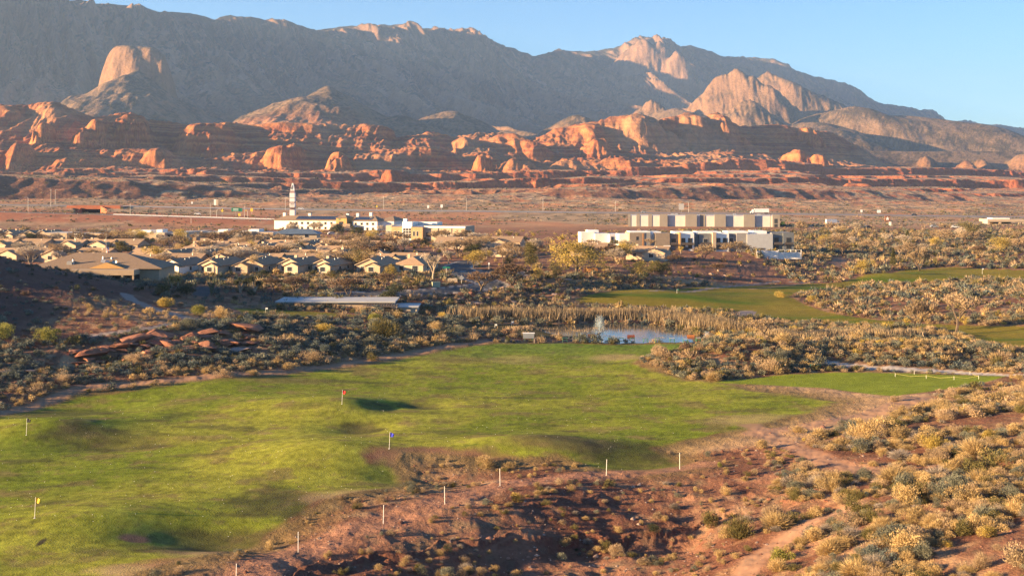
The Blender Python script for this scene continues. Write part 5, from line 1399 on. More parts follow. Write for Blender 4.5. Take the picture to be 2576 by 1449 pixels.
for a, b, t_, y0, m_ in ((1466, 1500, 586, 5, M_WHITEW), (1500, 1535, 589, 3, M_WHITEW), (1534, 1561, 590, 0, M_WHITEW), (1486, 1514, 581, 8, M_WHITE)):
    block(r, 'wall', mp, a, b, t_, 624, y0, 14, m_, 2)
for px in (1541, 1551):
    x_, z_ = mp(px, 607); window(r, x_, z_, .9, 1.8, 0, M_TRIMD)
r, k, mp = facade('garden_wall', 'white garden wall with glass panels at the right end of the flats', 'wall', 476, 1903, 2018, 639)
r['kind'] = 'thing'; block(r, 'panel', mp, 1903, 1958, 631, 639, 0, .25, M_WHITEW, 2); block(r, 'lower_panel', mp, 1958, 2017, 635, 639, .3, .5, M_WHITEW, 2)
for px in (1959, 1975, 1990, 2003, 2016):
    x_, zt = mp(px, 628); MB().box(x_ - .12, x_ + .12, .2, .45, -1, zt).build('post', M_FRAME, r)
(xa, zt), (xb, _) = mp(1958, 628.5), mp(2017, 628.5); MB().box(xa, xb, .25, .4, zt - .12, zt).build('rail', M_FRAME, r)
# ---- long flat-roofed golf building
r, k, mp = facade('golf_workshop', 'long low building with pale flat roof above the practice green', 'building', 303, 692, 1054, 794)
block(r, 'wall', mp, 700, 985, 763, 794, 1, 11, M_TANW, 2); (xa, z_), (xb, _) = mp(692, 762), mp(994, 762); MB().box(xa, xb, .2, 12, z_, z_ + .35).build('roof', M_CANV, r)
block(r, 'side_wall', mp, 987, 1050, 772, 794, -1.5, 7, M_BEIGE, 2); (xa, z_), (xb, _) = mp(985, 772), mp(1054, 772); MB().box(xa, xb, -2, 7.5, z_, z_ + .22).build('side_roof', M_CANV, r)
(xa, z_), (xb, _) = mp(914, 769), mp(1003, 769); pg = MB().box(xa, xb, -2.6, -2.4, z_, z_ + .25).box(xa, xb, -.2, 0, z_, z_ + .25)
for i in range(14):
    x_ = xa + (xb - xa) * (i + .5) / 14; pg.box(x_ - .07, x_ + .07, -2.9, .3, z_ + .26, z_ + .42)
pg.build('pergola', M_BROWNW, r)
for px in (918, 955, 1000):
    x_, _ = mp(px, 0); MB().box(x_ - .12, x_ + .12, -2.6, -2.36, -2, z_).build('pergola_post', M_BROWNW, r)
block(r, 'doorway', mp, 965, 984, 774, 794, .93, 1.2, M_DARK)  # dark panel stands for the shade inside the opening
for px in (740, 790, 840, 890):
    x_, z2 = mp(px, 784); window(r, x_, z2, 1.6, .9, 1, M_TRIMD)
# ------------------------------------------------------------------ right-hand businesses, vehicles, highway furniture
r, k, mp = facade('petrol_store', 'low cream store with stepped front beyond the right scrubland', 'store', 745, 2251, 2358, 591)
block(r, 'wall', mp, 2251, 2330, 578, 591, 0, 12, M_CREAM, 2); block(r, 'side_wing', mp, 2325, 2358, 577, 591, 3, 12, M_GREYW, 2); block(r, 'parapet', mp, 2250, 2322, 576, 578, -.3, 12, M_WHITEW)
for px in (2266, 2284, 2303):
    x_, z_ = mp(px, 589); window(r, x_, z_, 2.2, 1.7, 0, M_TRIMD)
r, k, mp = facade('canopy_building', 'beige building with deep flat canopy on thick posts at the right edge', 'building', 830, 2477, 2573, 574)
(xa, z_), (xb, zt) = mp(2477, 558), mp(2573, 551.5); MB().box(xa, xb, -4, 10, z_, zt).build('canopy', M_BEIGE, r); MB().box(xa + 3, xb - 6, 5, 12, -2, z_).build('wall', M_TANW, r); MB().box(xa + 4, xb - 10, -3, 6, zt, zt + .8).build('upper_roof', M_WHITEW, r)
for px in (2482, 2511, 2560, 2569):
    x_, _ = mp(px, 0); MB().box(x_ - .7, x_ + .7, -3.6, -2.2, -2, z_).build('post', M_BEIGE, r)
r, k, mp = facade('pylon_sign', 'brown pylon sign with a white star beyond the right scrubland', 'sign', 850, 2226, 2239.5, 580)
w_ = mp(2239.5, 0)[0]; MB().box(0, w_, 0, .8, mp(0, 558)[1], mp(0, 543)[1]).build('sign_board', mat('rust_brown', (.24, .11, .06), .7), r)
for x_ in (.15, w_ - .15):
    MB().box(x_ - .15, x_ + .15, .2, .6, -3, mp(0, 558)[1]).build('post', M_TRIMD, r)
st_ = []; zc = mp(0, 550.5)[1]
for i in range(10):
    R_ = 1.5 if i % 2 == 0 else .62; a = math.pi / 2 + i * math.pi / 5; st_.append((w_ / 2 + R_ * math.cos(a), zc + R_ * math.sin(a)))
MB().extr(st_, 'y', -.08, -.01).build('star', M_WHITE, r)
r, k, mp = facade('barrier', 'bright orange construction barrier left of the star sign', 'barrier', 770, 2180, 2221, 589); block(r, 'panel', mp, 2180, 2221, 582.5, 588, 0, .3, mat('orange_mesh', (.60, .13, .04), .8), 1)
for px in (2182, 2195, 2208, 2220):
    x_, zt = mp(px, 581); MB().box(x_ - .1, x_ + .1, -.15, -.02, -1, zt).build('post', M_WHITE, r)


def car(kind, px, py, Y, body, label, rz=0.0, cat='car', z=None):
    x, zz_ = P3(px, py, Y); zz_ = float(zat(x, Y)[0]) if z is None else z
    r = empty({'car': 'parked_car', 'pickup': 'pickup_truck', 'van': 'delivery_truck'}[kind], (x, Y, zz_), rz, label, cat)
    if kind == 'car':
        pr = [(-2.3, .35), (2.3, .35), (2.35, .8), (1.5, .95), (.8, 1.5), (-1.2, 1.55), (-2.1, 1.0), (-2.35, .8)]
    elif kind == 'pickup':
        pr = [(-2.8, .5), (2.8, .5), (2.85, 1.05), (1.7, 1.2), (1.0, 1.85), (-.6, 1.88), (-.8, 1.2), (-2.8, 1.2)]
    else:
        pr = [(-4.5, .6), (4.5, .6), (4.5, 1.6), (3.9, 2.7), (2.7, 2.9), (2.6, 3.6), (-4.5, 3.6)]
    MB().extr(pr, 'y', -.95, .95).build('body', body, r)
    if kind == 'car':
        for s_ in (-.965, .955):
            MB().extr([(-1.3, 1.0), (1.2, 1.0), (.72, 1.42), (-1.1, 1.46)], 'y', s_, s_ + .01).build('window', M_WIN, r)
    elif kind == 'pickup':
        for s_ in (-.965, .955):
            MB().extr([(-.55, 1.25), (1.45, 1.25), (.95, 1.76), (-.5, 1.78)], 'y', s_, s_ + .01).build('window', M_WIN, r)
    else:
        for s_ in (-.965, .955):
            MB().extr([(3.0, 1.8), (4.1, 1.8), (3.75, 2.6), (3.0, 2.6)], 'y', s_, s_ + .01).build('window', M_WIN, r)
    L_ = {'car': 1.45, 'pickup': 1.8, 'van': 3.2}[kind]; wr = .36 if kind != 'van' else .5
    for sx in (-1, 1):
        for s_ in (-.97, .72):
            MB().tube([(sx * L_, s_, wr), (sx * L_, s_ + .25, wr)], wr, 10).build('wheel', M_BLACK, r)
    return r


C_W = mat('white_car_paint', (.75, .75, .74), .3, spec=.5); C_D = mat('dark_car_paint', (.035, .04, .05), .3, spec=.5); C_S = mat('silver_car_paint', (.38, .39, .41), .3, .3, spec=.5)
car('pickup', 2110, 588, 738, C_W, 'white pickup on the road left of the orange barrier', .1, 'pickup'); car('pickup', 2181, 591, 728, C_D, 'dark pickup parked below the orange barrier', .2, 'pickup'); car('van', 2094, 576, 790, C_W, 'white box truck on the red building plot', .2, 'truck'); car('car', 2382, 588, 735, C_D, 'dark car right of the cream store')
car('car', 2402, 589, 732, C_W, 'white car right of the dark car by the store'); car('car', 2350, 589, 738, C_S, 'silver car against the grey wing of the store'); car('car', 757, 520, 1004, C_W, 'white car on the highway right of the pylon sign', z=float(zat((757 - CX) * 1004 / F, 1004)[0])); car('car', 1009, 526, 1000, C_D, 'dark car on the highway above the office building')
car('car', 835, 590, 655, C_W, 'white car parked in the hotel car park', .3); car('car', 965, 590, 640, C_S, 'silver car half hidden by bare trees left of the office', .2); car('car', 497, 547, 905, C_W, 'white car on the slip road under the green sign'); car('car', 1620, 534, 1003, C_S, 'silver car on the highway above the warehouse'); car('car', 2300, 546, 1000, C_D, 'dark blue car on the highway right of the star sign')
# articulated lorry on the highway
x, z_ = P3(1914, 537, 1002); z_ = float(zat(x, 1002)[0]); r = empty('semi_truck', (x, 1002, z_), 0, 'white articulated lorry on the highway above the warehouse', 'lorry')
MB().box(-5.2, 6.4, -1.25, 1.25, 1.1, 4.1).build('trailer', C_W, r); MB().extr([(-8.6, .6), (-5.6, .6), (-5.6, 3.6), (-6.9, 3.5), (-7.3, 2.2), (-8.6, 1.9)], 'y', -1.2, 1.2).build('cab', C_W, r)
for xx in (-8, -6, 3.6, 5):
    for s_ in (-1.25, .95):
        MB().tube([(xx, s_, .5), (xx, s_ + .3, .5)], .5, 10).build('wheel', M_BLACK, r)
# yellow excavator
x, z_ = P3(1969, 575, 765); r = empty('excavator', (x, 765, float(zat(x, 765)[0])), .3, 'small yellow excavator on the dirt right of the warehouse', 'excavator'); MB().box(-1.5, 1.5, -1.2, 1.2, 0, .8).build('track', M_BLACK, r); MB().extr([(-1.4, .85), (1.2, .85), (1.2, 1.6), (.6, 1.7), (.4, 2.8), (-.6, 2.8), (-.8, 1.7), (-1.4, 1.6)], 'y', -1, 1).build('body', M_YEL, r); MB().tube([(.8, 0, 1.5), (2.2, 0, 3.6), (3.3, 0, 2.4), (3.2, 0, .9)], .22, 5).build('boom', M_YEL, r)

# ---- highway overpass
r, k, mp = facade('overpass', 'red-brown highway overpass with orange wing walls over the underpass', 'bridge', 962, 150, 320, 541)
(xa, zb), (xb, zt) = mp(168, 525.5), mp(303, 516); MB().box(xa, xb, 0, 62, zb, zb + 1.6).build('deck', mat('brown_concrete', (.20, .10, .075), .85, noise=(.3, .1)), r)
MB().box(xa, xb, -.3, 0, zb - .3, zt - .4).build('parapet', M_RED, r)
for a, b in ((190, 202), (252, 262)):
    block(r, 'abutment', mp, a, b, 525.6, 541, .5, 60, M_RED, 3)
m_ = MB(); (x1, z1), (x2, z2), (x3, z3) = mp(256, 519), mp(304, 535), mp(256, 541); m_.v += [(x1, -.5, z1), (x2, -16, z2), (x2, -16, -3), (x1, -.5, -3), (x1 - .8, -.5, z1), (x2 - .8, -16, z2), (x2 - .8, -16, -3), (x1 - .8, -.5, -3)]; m_.f += [(0, 1, 2, 3), (7, 6, 5, 4), (0, 4, 5, 1), (1, 5, 6, 2)]; m_.build('wing_wall', M_RED, r)
m_ = MB(); (x1, z1), (x2, z2) = mp(203, 523), mp(196, 540); m_.v += [(x1, -.5, z1), (x2, -10, z2 + 1), (x2, -10, -3), (x1, -.5, -3), (x1 + .8, -.5, z1), (x2 + .8, -10, z2 + 1), (x2 + .8, -10, -3), (x1 + .8, -.5, -3)]; m_.f += [(0, 3, 2, 1), (7, 4, 5, 6), (0, 1, 5, 4), (1, 2, 6, 5)]; m_.build('wing_wall', M_RED, r)
# ---- slip road barrier
def barrier(name, label, cat, pts, h, material, posts=0):
    r = empty(name, (0, 0, 0), 0, label, cat); m_ = MB(); top = []
    for (x, y) in pts:
        top.append((x, y, float(zat(x, y)[0])))
    for (a, b) in zip(top[:-1], top[1:]):
        n = len(m_.v); lo = h * .45 if posts else -.3
        m_.v += [(a[0], a[1], a[2] + lo), (b[0], b[1], b[2] + lo), (b[0], b[1], b[2] + h), (a[0], a[1], a[2] + h), (a[0], a[1] + .3, a[2] + lo), (b[0], b[1] + .3, b[2] + lo), (b[0], b[1] + .3, b[2] + h), (a[0], a[1] + .3, a[2] + h)]
        m_.f += [tuple(n + i for i in q) for q in ((0, 1, 2, 3), (5, 4, 7, 6), (3, 2, 6, 7), (0, 4, 5, 1))]
    m_.build('rail', material, r)
    if posts:
        for i in range(0, len(top), posts):
            a = top[i]; MB().box(a[0] - .12, a[0] + .12, a[1] - .02, a[1] + .28, a[2] - .3, a[2] + h).build('post', M_POLE, r)
    return r


barrier('guard_rail', 'long pale guard rail along the slip road above the red embankment', 'guard rail', [((px - CX) * 826 / F, 826) for px in np.linspace(285, 690, 60)], 1.0, M_WHITE, 2)
barrier('guard_rail', 'thin grey guard rail along the near edge of the highway', 'guard rail', [((px - CX) * 985 / F, 985) for px in np.linspace(310, 1500, 90)], .8, M_METAL, 6)
barrier('guard_rail', 'grey guard rail on the left stretch of slip road below the overpass', 'guard rail', [((px - CX) * 826 / F, 826) for px in np.linspace(-20, 280, 40)], .8, M_TRIMD, 4)


def lamp(px, ytop, ybase, Y, label, arm=1, group='street lamps along the highway', name='street_lamp', material=None):
    x = (px - CX) * Y / F; z = float(zat(x, Y)[0]); h = HC - (ytop - HZ) * Y / F - z
    r = empty(name, (x, Y, z - .3), 0, label, 'lamp post' if name == 'street_lamp' else 'pole', group)
    MB().tube([(0, 0, 0), (0, 0, h * .9), (.05 * arm, 0, h + .2)] if arm else [(0, 0, 0), (0, 0, h + .3)], .16, 6, .1).build('pole', material or M_POLE, r)
    if arm:
        MB().tube([(.05 * arm, 0, h + .2), (.9 * arm, 0, h + .45), (2.0 * arm, 0, h + .4)], .09, 5).build('arm', M_POLE, r); a, b = sorted((1.7 * arm, 2.7 * arm)); MB().box(a, b, -.18, .18, h + .24, h + .4).build('lamp_head', M_METAL, r)
    else:
        MB().box(-.7, .7, -.06, .06, h - .5, h - .35).build('crossarm', material or M_POLE, r)


for px, t_, b_, Yl, arm, lb in ((70.7,497,537,880,-1,'leftmost street lamp on the slip road'),(128,476,521,975,0,'tall bare mast left of the overpass'),(139,478,510,1030,1,'street lamp behind the tall bare mast'),(327.5,512,550,835,0,'pale pole at the right end of the underpass'),(529,513,549,870,1,'street lamp left of the green road sign'),(615,518,554,850,0,'pole beside the green road sign'),(718,496,533,980,1,'street lamp just left of the pylon sign'),
    (965,493,528,1025,-1,'street lamp on the highway above the office building'),(1174,497,532,1025,-1,'street lamp on the highway right of the office building'),(1366,499,536,1025,-1,'street lamp on the highway midway between office and warehouse'),(1548,505,536,1025,1,'street lamp on the highway just left of the warehouse'),(1732,508,538,1025,-1,'street lamp on the highway above the middle of the warehouse'),(480.6,542,578,780,0,'thin pole in front of the red embankment'),
    (1199,541,580,720,0,'thin dark pole right of the office building'),(1250,538,575,740,0,'dark utility pole between office and scrubby knoll'),(1492,540,572,760,0,'dark utility pole left of the warehouse'),(1938,536,575,742,0,'dark pole in front of the right end of the warehouse'),(2181,546,588,750,0,'dark utility pole above the orange barrier'),(2432,548,590,735,0,'dark utility pole left of the canopy building'),(2593,540,592,730,0,'dark pole at the right margin'),(843,541,546,1010,0,'short white pole on the highway verge behind the hotel')):
    lamp(px, t_, b_, Yl, lb, arm, 'street lamps along the highway' if arm else 'plain poles of the valley', 'street_lamp' if arm else 'utility_pole', None if px < 700 or arm else mat('dark_timber', (.12, .085, .06), .9) if 1100 < px else None)


def road_sign(px, py, Y, w, h, shape, face, label, z0=1.8, text=None, rz=0.0):
    x = (px - CX) * Y / F; z = float(zat(x, Y)[0]); r = empty('road_sign', (x, Y, z), rz, label, 'road sign')
    MB().tube([(0, .08, -.3), (0, .08, z0 + h)], .07, 6).build('post', M_POLE, r)
    m_ = MB()
    if shape == 'diamond':
        m_.extr([(0, z0), (w / 2, z0 + h / 2), (0, z0 + h), (-w / 2, z0 + h / 2)], 'y', -.03, .0)
    else:
        m_.box(-w / 2, w / 2, -.03, .0, z0, z0 + h)
    m_.build('sign_face', face, r)
    if text == 'lines':
        for i in range(2):
            MB().box(-w * .3, w * .3, -.05, -.032, z0 + h * (.25 + .35 * i), z0 + h * (.25 + .35 * i) + h * .12).build('lettering_band', M_WHITE, r)
    return r


M_SIGNG = mat('sign_green', (.02, .20, .13), .5)
road_sign(593, 535, 905, 6.4, 2.8, 'box', M_SIGNG, 'large green directional road sign beside the slip road', 3.2, 'lines'); road_sign(606, 536, 905, 2.0, 2.6, 'box', M_SIGNG, 'narrow green road sign right of the large green one', 3.2)
road_sign(559, 541, 880, 2.0, 2.0, 'diamond', M_YEL, 'yellow warning sign left of the green road sign', 3.0); road_sign(633, 534, 900, 1.8, 2.4, 'box', M_YEL, 'yellow warning sign right of the green road sign', 3.6); road_sign(602, 549, 860, 1.6, 1.8, 'box', M_YEL, 'low yellow sign below the green road sign', 1.2)
road_sign(948, 528, 1000, 2.0, 2.0, 'diamond', M_YEL, 'yellow diamond sign on the highway above the hotel', 2.2); road_sign(1077, 526, 1030, 1.6, 2.4, 'box', M_WHITE, 'white sign on the highway verge left of a lamp', 1.5); road_sign(1111, 526, 1030, 2.0, 2.6, 'box', M_WHITE, 'white sign on the highway verge above the office wing', 2.0)
road_sign(541, 515, 1050, 2.0, 5.0, 'box', M_WHITE, 'left panel of the pale double highway sign', 1.0); road_sign(546.5, 515, 1050, 1.8, 5.0, 'box', M_BEIGE, 'right panel of the pale double highway sign', 1.0); road_sign(483, 513, 1050, 1.2, 1.8, 'box', M_WHITE, 'small white highway sign left of the double sign', 1.8)
road_sign(1714, 533, 1010, 4.2, 5.0, 'box', M_POLE, 'back of a pale billboard above the warehouse', 2.5); road_sign(2167, 546, 1000, 1.8, 2.0, 'box', M_WHITE, 'white sign left of the star pylon', 2.2); road_sign(2211, 541, 1010, 3.2, 2.4, 'box', M_WHITE, 'wide white sign on the highway above the star pylon', 1.6); road_sign(2479, 574, 800, 3.0, 3.2, 'box', M_WHITE, 'white board left of the canopy building', .6); road_sign(2239, 588, 760, 1.6, 2.4, 'box', M_WHITE, 'white panel at the foot of the star pylon', .2)
road_sign(1161, 703, 352, 1.5, 1.5, 'diamond', M_POLE, 'pale diamond sign seen from behind at the side street corner', 1.0, rz=.1); road_sign(1123, 692, 372, 2.2, .45, 'box', M_SIGNG, 'green street name sign at the side street corner', 2.4); road_sign(1230, 672, 400, .5, .7, 'box', M_WHITE, 'small white sign beside the side street', 1.5)
for px, t_, b_, Yl, s_ in ((545, 530, 553, 848, 1), (623, 531, 554, 848, -1)):
    x = (px - CX) * Yl / F; z = float(zat(x, Yl)[0]); r = empty('traffic_signal', (x, Yl, z), 0, 'arched white traffic signal mast ' + ('left' if s_ > 0 else 'right') + ' of the green road sign', 'traffic light')
    MB().tube([(0, 0, -.3), (0, 0, 4.2), (.4 * s_, 0, 5.4), (1.6 * s_, 0, 6.1), (5.5 * s_ if s_ > 0 else -1.2, 0, 6.3)], .16, 6, .1).build('mast', M_POLE, r); MB().box(3.9 * s_ if s_ > 0 else -1.4, 4.4 * s_ if s_ > 0 else -.9, -.2, .1, 5.0, 6.1).build('signal_head', M_YEL, r)

# ------------------------------------------------------------------ street corner: cabinet, stone sign, fences
x, y, z = lot(1098, 723, 300); r = empty('utility_box', (x, y, z), .25, 'pale green utility box beside the street', 'utility box'); MB().box(-1.1, 1.1, 0, 1.2, -.2, 1.35).build('cabinet', mat('pale_green_metal', (.36, .38, .27), .6), r); MB().box(-1.15, 1.15, -.05, 1.25, 1.35, 1.45).build('lid', mat('green_metal_lid', (.28, .30, .21), .6), r)
x, y, z = lot(1138, 712, 300); r = empty('monument_sign', (x, y, z), 0, 'low cream stone entrance sign at the street corner', 'sign'); MB().extr([(-1.4, -.2), (1.4, -.2), (1.45, .9), (1.0, 1.25), (.2, 1.1), (-.8, 1.2), (-1.4, .95)], 'y', 0, .5).build('slab', M_CREAM, r); MB().box(-1.6, 1.6, -.15, .65, -.3, .12).build('base', M_STONE, r)


def fence(name, label, pts, h, material, step, boards=False):
    r = empty(name, (0, 0, 0), 0, label, 'fence'); rail = MB(); q = []
    for (x0, y0), (x1, y1) in zip(pts[:-1], pts[1:]):
        L_ = math.dist((x0, y0), (x1, y1)); n = max(1, int(L_ / step))
        for i in range(n):
            q.append((x0 + (x1 - x0) * i / n, y0 + (y1 - y0) * i / n))
    q.append(pts[-1]); zq = zat([p[0] for p in q], [p[1] for p in q])
    for (a, za), (b, zb) in zip(zip(q[:-1], zq[:-1]), zip(q[1:], zq[1:])):
        for t_ in ((.12, .95) if not boards else (.1,)):
            if boards:
                n = len(rail.v); rail.v += [(a[0], a[1], za + .05), (b[0], b[1], zb + .05), (b[0], b[1], zb + h), (a[0], a[1], za + h), (a[0], a[1] + .08, za + .05), (b[0], b[1] + .08, zb + .05), (b[0], b[1] + .08, zb + h), (a[0], a[1] + .08, za + h)]; rail.f += [tuple(n + i for i in f) for f in ((0, 1, 2, 3), (5, 4, 7, 6), (3, 2, 6, 7))]
            else:
                rail.tube([(a[0], a[1], za + h * t_), (b[0], b[1], zb + h * t_)], .05, 4)
        if not boards:
            for j in range(1, 8):
                t2 = j / 8; x_ = a[0] + (b[0] - a[0]) * t2; y_ = a[1] + (b[1] - a[1]) * t2; z2 = za + (zb - za) * t2; rail.box(x_ - .02, x_ + .02, y_ - .02, y_ + .02, z2 + h * .12, z2 + h * .95)
    rail.build('railing' if not boards else 'board_panel', material, r)
    pm = MB().box(-.09, .09, -.09, .09, -.3, h * 1.08).mesh('post', material)
    for (p, zp) in zip(q, zq):
        link('post', pm, r, (p[0], p[1], float(zp)))
    return r


M_IRON = mat('dark_iron', (.05, .045, .04), .6)
fence('iron_fence', 'dark iron railing on top of the rock slope below the flats', [lot(px, py, 400)[:2] for px, py in ((1700, 679), (1760, 677), (1856, 676))], 1.8, M_IRON, 4)
fence('iron_fence', 'dark railing above the boulder slope right of the cedar gate', [lot(px, py, 380)[:2] for px, py in ((1510, 690), (1580, 686), (1690, 682))], 1.6, M_IRON, 4)
fence('board_fence', 'orange cedar board fence among the mesquite trees', [lot(px, py, 380)[:2] for px, py in ((1470, 690), (1503, 690))], 1.9, M_WOOD, 3, True)
# ------------------------------------------------------------------ pond, fountain
g = np.random.default_rng(77)
pp = P_POND.mean(0); n = 60
V = [(pp[0], pp[1], -.42)]; 
ring = []
for i in range(len(P_POND)):
    a = P_POND[i]; b = P_POND[(i + 1) % len(P_POND)]
    for t in np.linspace(0, 1, 5, endpoint=False):
        p = a + (b - a) * t; d = (p - pp); ring.append(p + d / np.linalg.norm(d) * 3.0)
V += [(p[0], p[1], -.42) for p in ring]; nr = len(ring)
wmm = bpy.data.materials.new('pond_water'); wmm.use_nodes = True; nt = wmm.node_tree; b = nt.nodes['Principled BSDF']; b.inputs['Base Color'].default_value = (.035, .045, .05, 1); b.inputs['Roughness'].default_value = .06; b.inputs['Specular IOR Level'].default_value = .6
nz = nt.nodes.new('ShaderNodeTexNoise'); nz.inputs['Scale'].default_value = 1.1; nz.inputs['Detail'].default_value = 3; tc = nt.nodes.new('ShaderNodeTexCoord'); nt.links.new(tc.outputs['Object'], nz.inputs['Vector']); bp = nt.nodes.new('ShaderNodeBump'); bp.inputs['Strength'].default_value = .12; bp.inputs['Distance'].default_value = .03; nt.links.new(nz.outputs['Fac'], bp.inputs['Height']); nt.links.new(bp.outputs['Normal'], b.inputs['Normal'])
tag(link('water', raw_mesh('water', V, [(0, 1 + i, 1 + (i + 1) % nr) for i in range(nr)], wmm)), 'still pond water behind the tee line', kind='structure')
spray = bpy.data.materials.new('water_spray'); spray.use_nodes = True; b = spray.node_tree.nodes['Principled BSDF']; b.inputs['Base Color'].default_value = (.55, .70, .80, 1); b.inputs['Roughness'].default_value = .4; b.inputs['Alpha'].default_value = .13


def fountain(px, py, h, w, label, n=1500):
    x, y = gz(px, py, -.42); r = empty('fountain', (x, y, -.42), 0, label, 'fountain')
    t = g.uniform(0, 1, n); a = g.uniform(0, 6.283, n); k = g.uniform(0, 1, n) ** .5; up = h * g.uniform(.4, 1, n)
    z = up * 4 * t * (1 - t) * .98 + .05; rr_ = w * k * t; P = np.c_[np.cos(a) * rr_, np.sin(a) * rr_, z]
    D = unit(np.c_[np.cos(a) * .2, np.sin(a) * .2, 1 - 2 * t] + g.normal(0, .15, (n, 3))); V, Fc = blades(P, D, g.uniform(.15, .5, n), g.uniform(.05, .12, n), g)
    link('spray', raw_mesh('spray', V, Fc, spray), r); MB().tube([(0, 0, -.3), (0, 0, .15)], .3, 10).build('nozzle', M_TRIMD, r)


fountain(1508, 838, 4.2, 1.8, 'tall bluish fountain jet in the pond', 2600); fountain(1778, 850, 1.5, .9, 'small second fountain at the right end of the pond', 500)

# ------------------------------------------------------------------ driving range furniture
def flagstick(px, py, h, colour, word, flagw=.55):
    x, y, z = lot(px, py); r = empty('flagstick', (x, y, z), 0, f'flagstick with a {word} flag on the driving range', 'golf flag', None)
    MB().tube([(0, 0, -.1), (.10 * h / 2.1, 0, h)], .022, 6).build('stick', M_WHITE, r)
    f = MB(); x0 = .10 * h / 2.1
    for i in range(6):
        t = i / 5; f.v += [(x0 + flagw * t, .09 * math.sin(t * 6), h - .02 - .42 * t * .55), (x0 + flagw * t * .8, .09 * math.sin(t * 6 + .5), h - .62 + .02 * t)]
    f.f += [(2 * i, 2 * i + 1, 2 * i + 3, 2 * i + 2) for i in range(5)]
    f.build('flag', mat(word + '_flag', colour, .7), r); MB().tube([(0, 0, .005), (0, 0, .02)], .10, 10).build('cup', M_WHITE, r)


flagstick(860, 1018, 2.1, (.62, .02, .02), 'red'); flagstick(979, 1130, 2.1, (.03, .04, .5), 'blue'); flagstick(87, 1303, 2.1, (.75, .5, .04), 'yellow'); flagstick(66, 1096, 2.3, (.015, .015, .02), 'black')


def pin(px, py, h, label, col):
    x, y, z = lot(px, py, 260); r = empty('flagstick', (x, y, z), 0, label, 'golf flag'); MB().tube([(0, 0, -.1), (0, 0, h)], .03, 6).build('stick', M_WHITE, r); MB().box(.02, .5, -.01, .01, h - .4, h - .02).build('flag', col, r)


pin(2471, 690, 2.0, 'white pin on the green at the right end of the far fairway', M_WHITE); pin(1245, 825, .9, 'short practice pin on the left of the chipping green', M_WHITE); pin(1287, 818, .9, 'short practice pin on the right of the chipping green', M_WHITE); pin(668, 787, 1.2, 'practice pin on the small putting green left of the workshop', M_WHITE); pin(1703, 742, 1.2, 'dark pin on the shaded fairway', M_GREEN)
ORD2 = ['first', 'second', 'third', 'fourth', 'fifth', 'sixth', 'seventh', 'eighth', 'ninth']
for i, (px, py, h) in enumerate(((594, 1466, 47), (750, 1390, 50), (964, 1318, 47), (1119, 1268, 45), (1258, 1222, 43), (1525, 1197, 40), (1710, 1181, 41))):
    x, y, z = lot(px, py); r = empty('fence_post', (x, y, z), 0, f'{ORD2[i]} white post from the near end of the range boundary', 'post', 'white posts along the range boundary')
    r.rotation_euler = (g.normal(0, .02), g.normal(0, .025), 0)
    hh = h * y / F; MB().tube([(0, 0, -.2), (0, 0, hh)], .028, 6).build('post', M_WHITE, r); MB().tube([(0, 0, hh), (0, 0, hh + .03)], .04, 6).build('cap', M_WHITE, r)
for i, px in enumerate((1421, 1453, 1478, 1506, 1535, 1563, 1591, 1624, 1654, 1691, 1724, 1757)):
    x, y, z = lot(px, 862 if px < 1600 else 863, 200); r = empty('bag_stand', (x, y, z), 0, f'{("twelfth","eleventh","tenth","ninth","eighth","seventh","sixth","fifth","fourth","third","second","first")[i]} tee divider stand from the right end of the tee line', 'bag stand', 'dark green stands along the tee line')
    MB().box(-.5, -.44, -.3, .3, 0, .95).box(.44, .5, -.3, .3, 0, .95).box(-.5, .5, -.3, -.24, .42, .50).build('frame', M_GREEN, r); MB().box(-.5, .5, -.32, .32, .9, .96).build('top_bar', M_POLE if i > 8 else M_GREEN, r)
for px, py, col, lb in ((1489, 856, (.16, .07, .045), 'dim brown bench behind the tee line near the fountain'), (1589, 857, (.20, .06, .04), 'red-brown bench in the middle of the tee line'), (1740, 858, (.46, .16, .05), 'sunlit orange bench at the right end of the tee line')):  # dim and sunlit looks are put into the board colours
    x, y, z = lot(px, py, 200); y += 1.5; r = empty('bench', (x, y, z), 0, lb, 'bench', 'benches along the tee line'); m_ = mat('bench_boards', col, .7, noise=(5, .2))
    MB().box(-.85, .85, -.45, 0, .42, .48).build('seat', m_, r); MB().box(-.85, .85, .02, .09, .5, 1.05).build('backrest', m_, r)
    for s_ in (-.7, .7):
        MB().box(s_ - .05, s_ + .05, -.4, .06, -.1, .42).build('leg', M_TRIMD, r)
x, y, z = lot(1330, 858, 200); r = empty('ball_dispenser', (x, y + 1, z), 0, 'pale grey ball dispenser at the left end of the tee line', 'ball dispenser'); MB().box(-1.2, 1.2, -.4, .4, .45, 1.5).build('cabinet', M_METAL, r); MB().box(-.9, -.75, -.3, .3, -.1, .45).box(.75, .9, -.3, .3, -.1, .45).build('leg_frame', M_GREEN, r); MB().box(-1.3, 1.3, -.5, .5, 1.5, 1.6).build('lid', M_WHITE, r)
for px, col, lb in ((1346, M_TRIMD, 'dark litter bin beside the ball dispenser'), (1793, M_GREEN, 'green bin at the right end of the tee line'), (1798, M_BEIGE, 'cream bin next to the green one on the tee line')):
    x, y, z = lot(px, 863, 200); r = empty('litter_bin', (x, y, z), 0, lb, 'bin'); MB().tube([(0, 0, 0), (0, 0, .85)], .28, 12, .3).build('body', col, r); MB().tube([(0, 0, .85), (0, 0, .93)], .33, 12, .2).build('lid', col, r)
x, y, z = lot(2051, 928, 160); r = empty('ball_rack', (x, y, z), .1, 'dark green metal rack on the scrub edge beyond the right tee', 'rack'); m_ = MB()
for i in range(6):
    m_.box(-.9 + .34 * i, -.84 + .34 * i, -.4, .4, 0, .75)
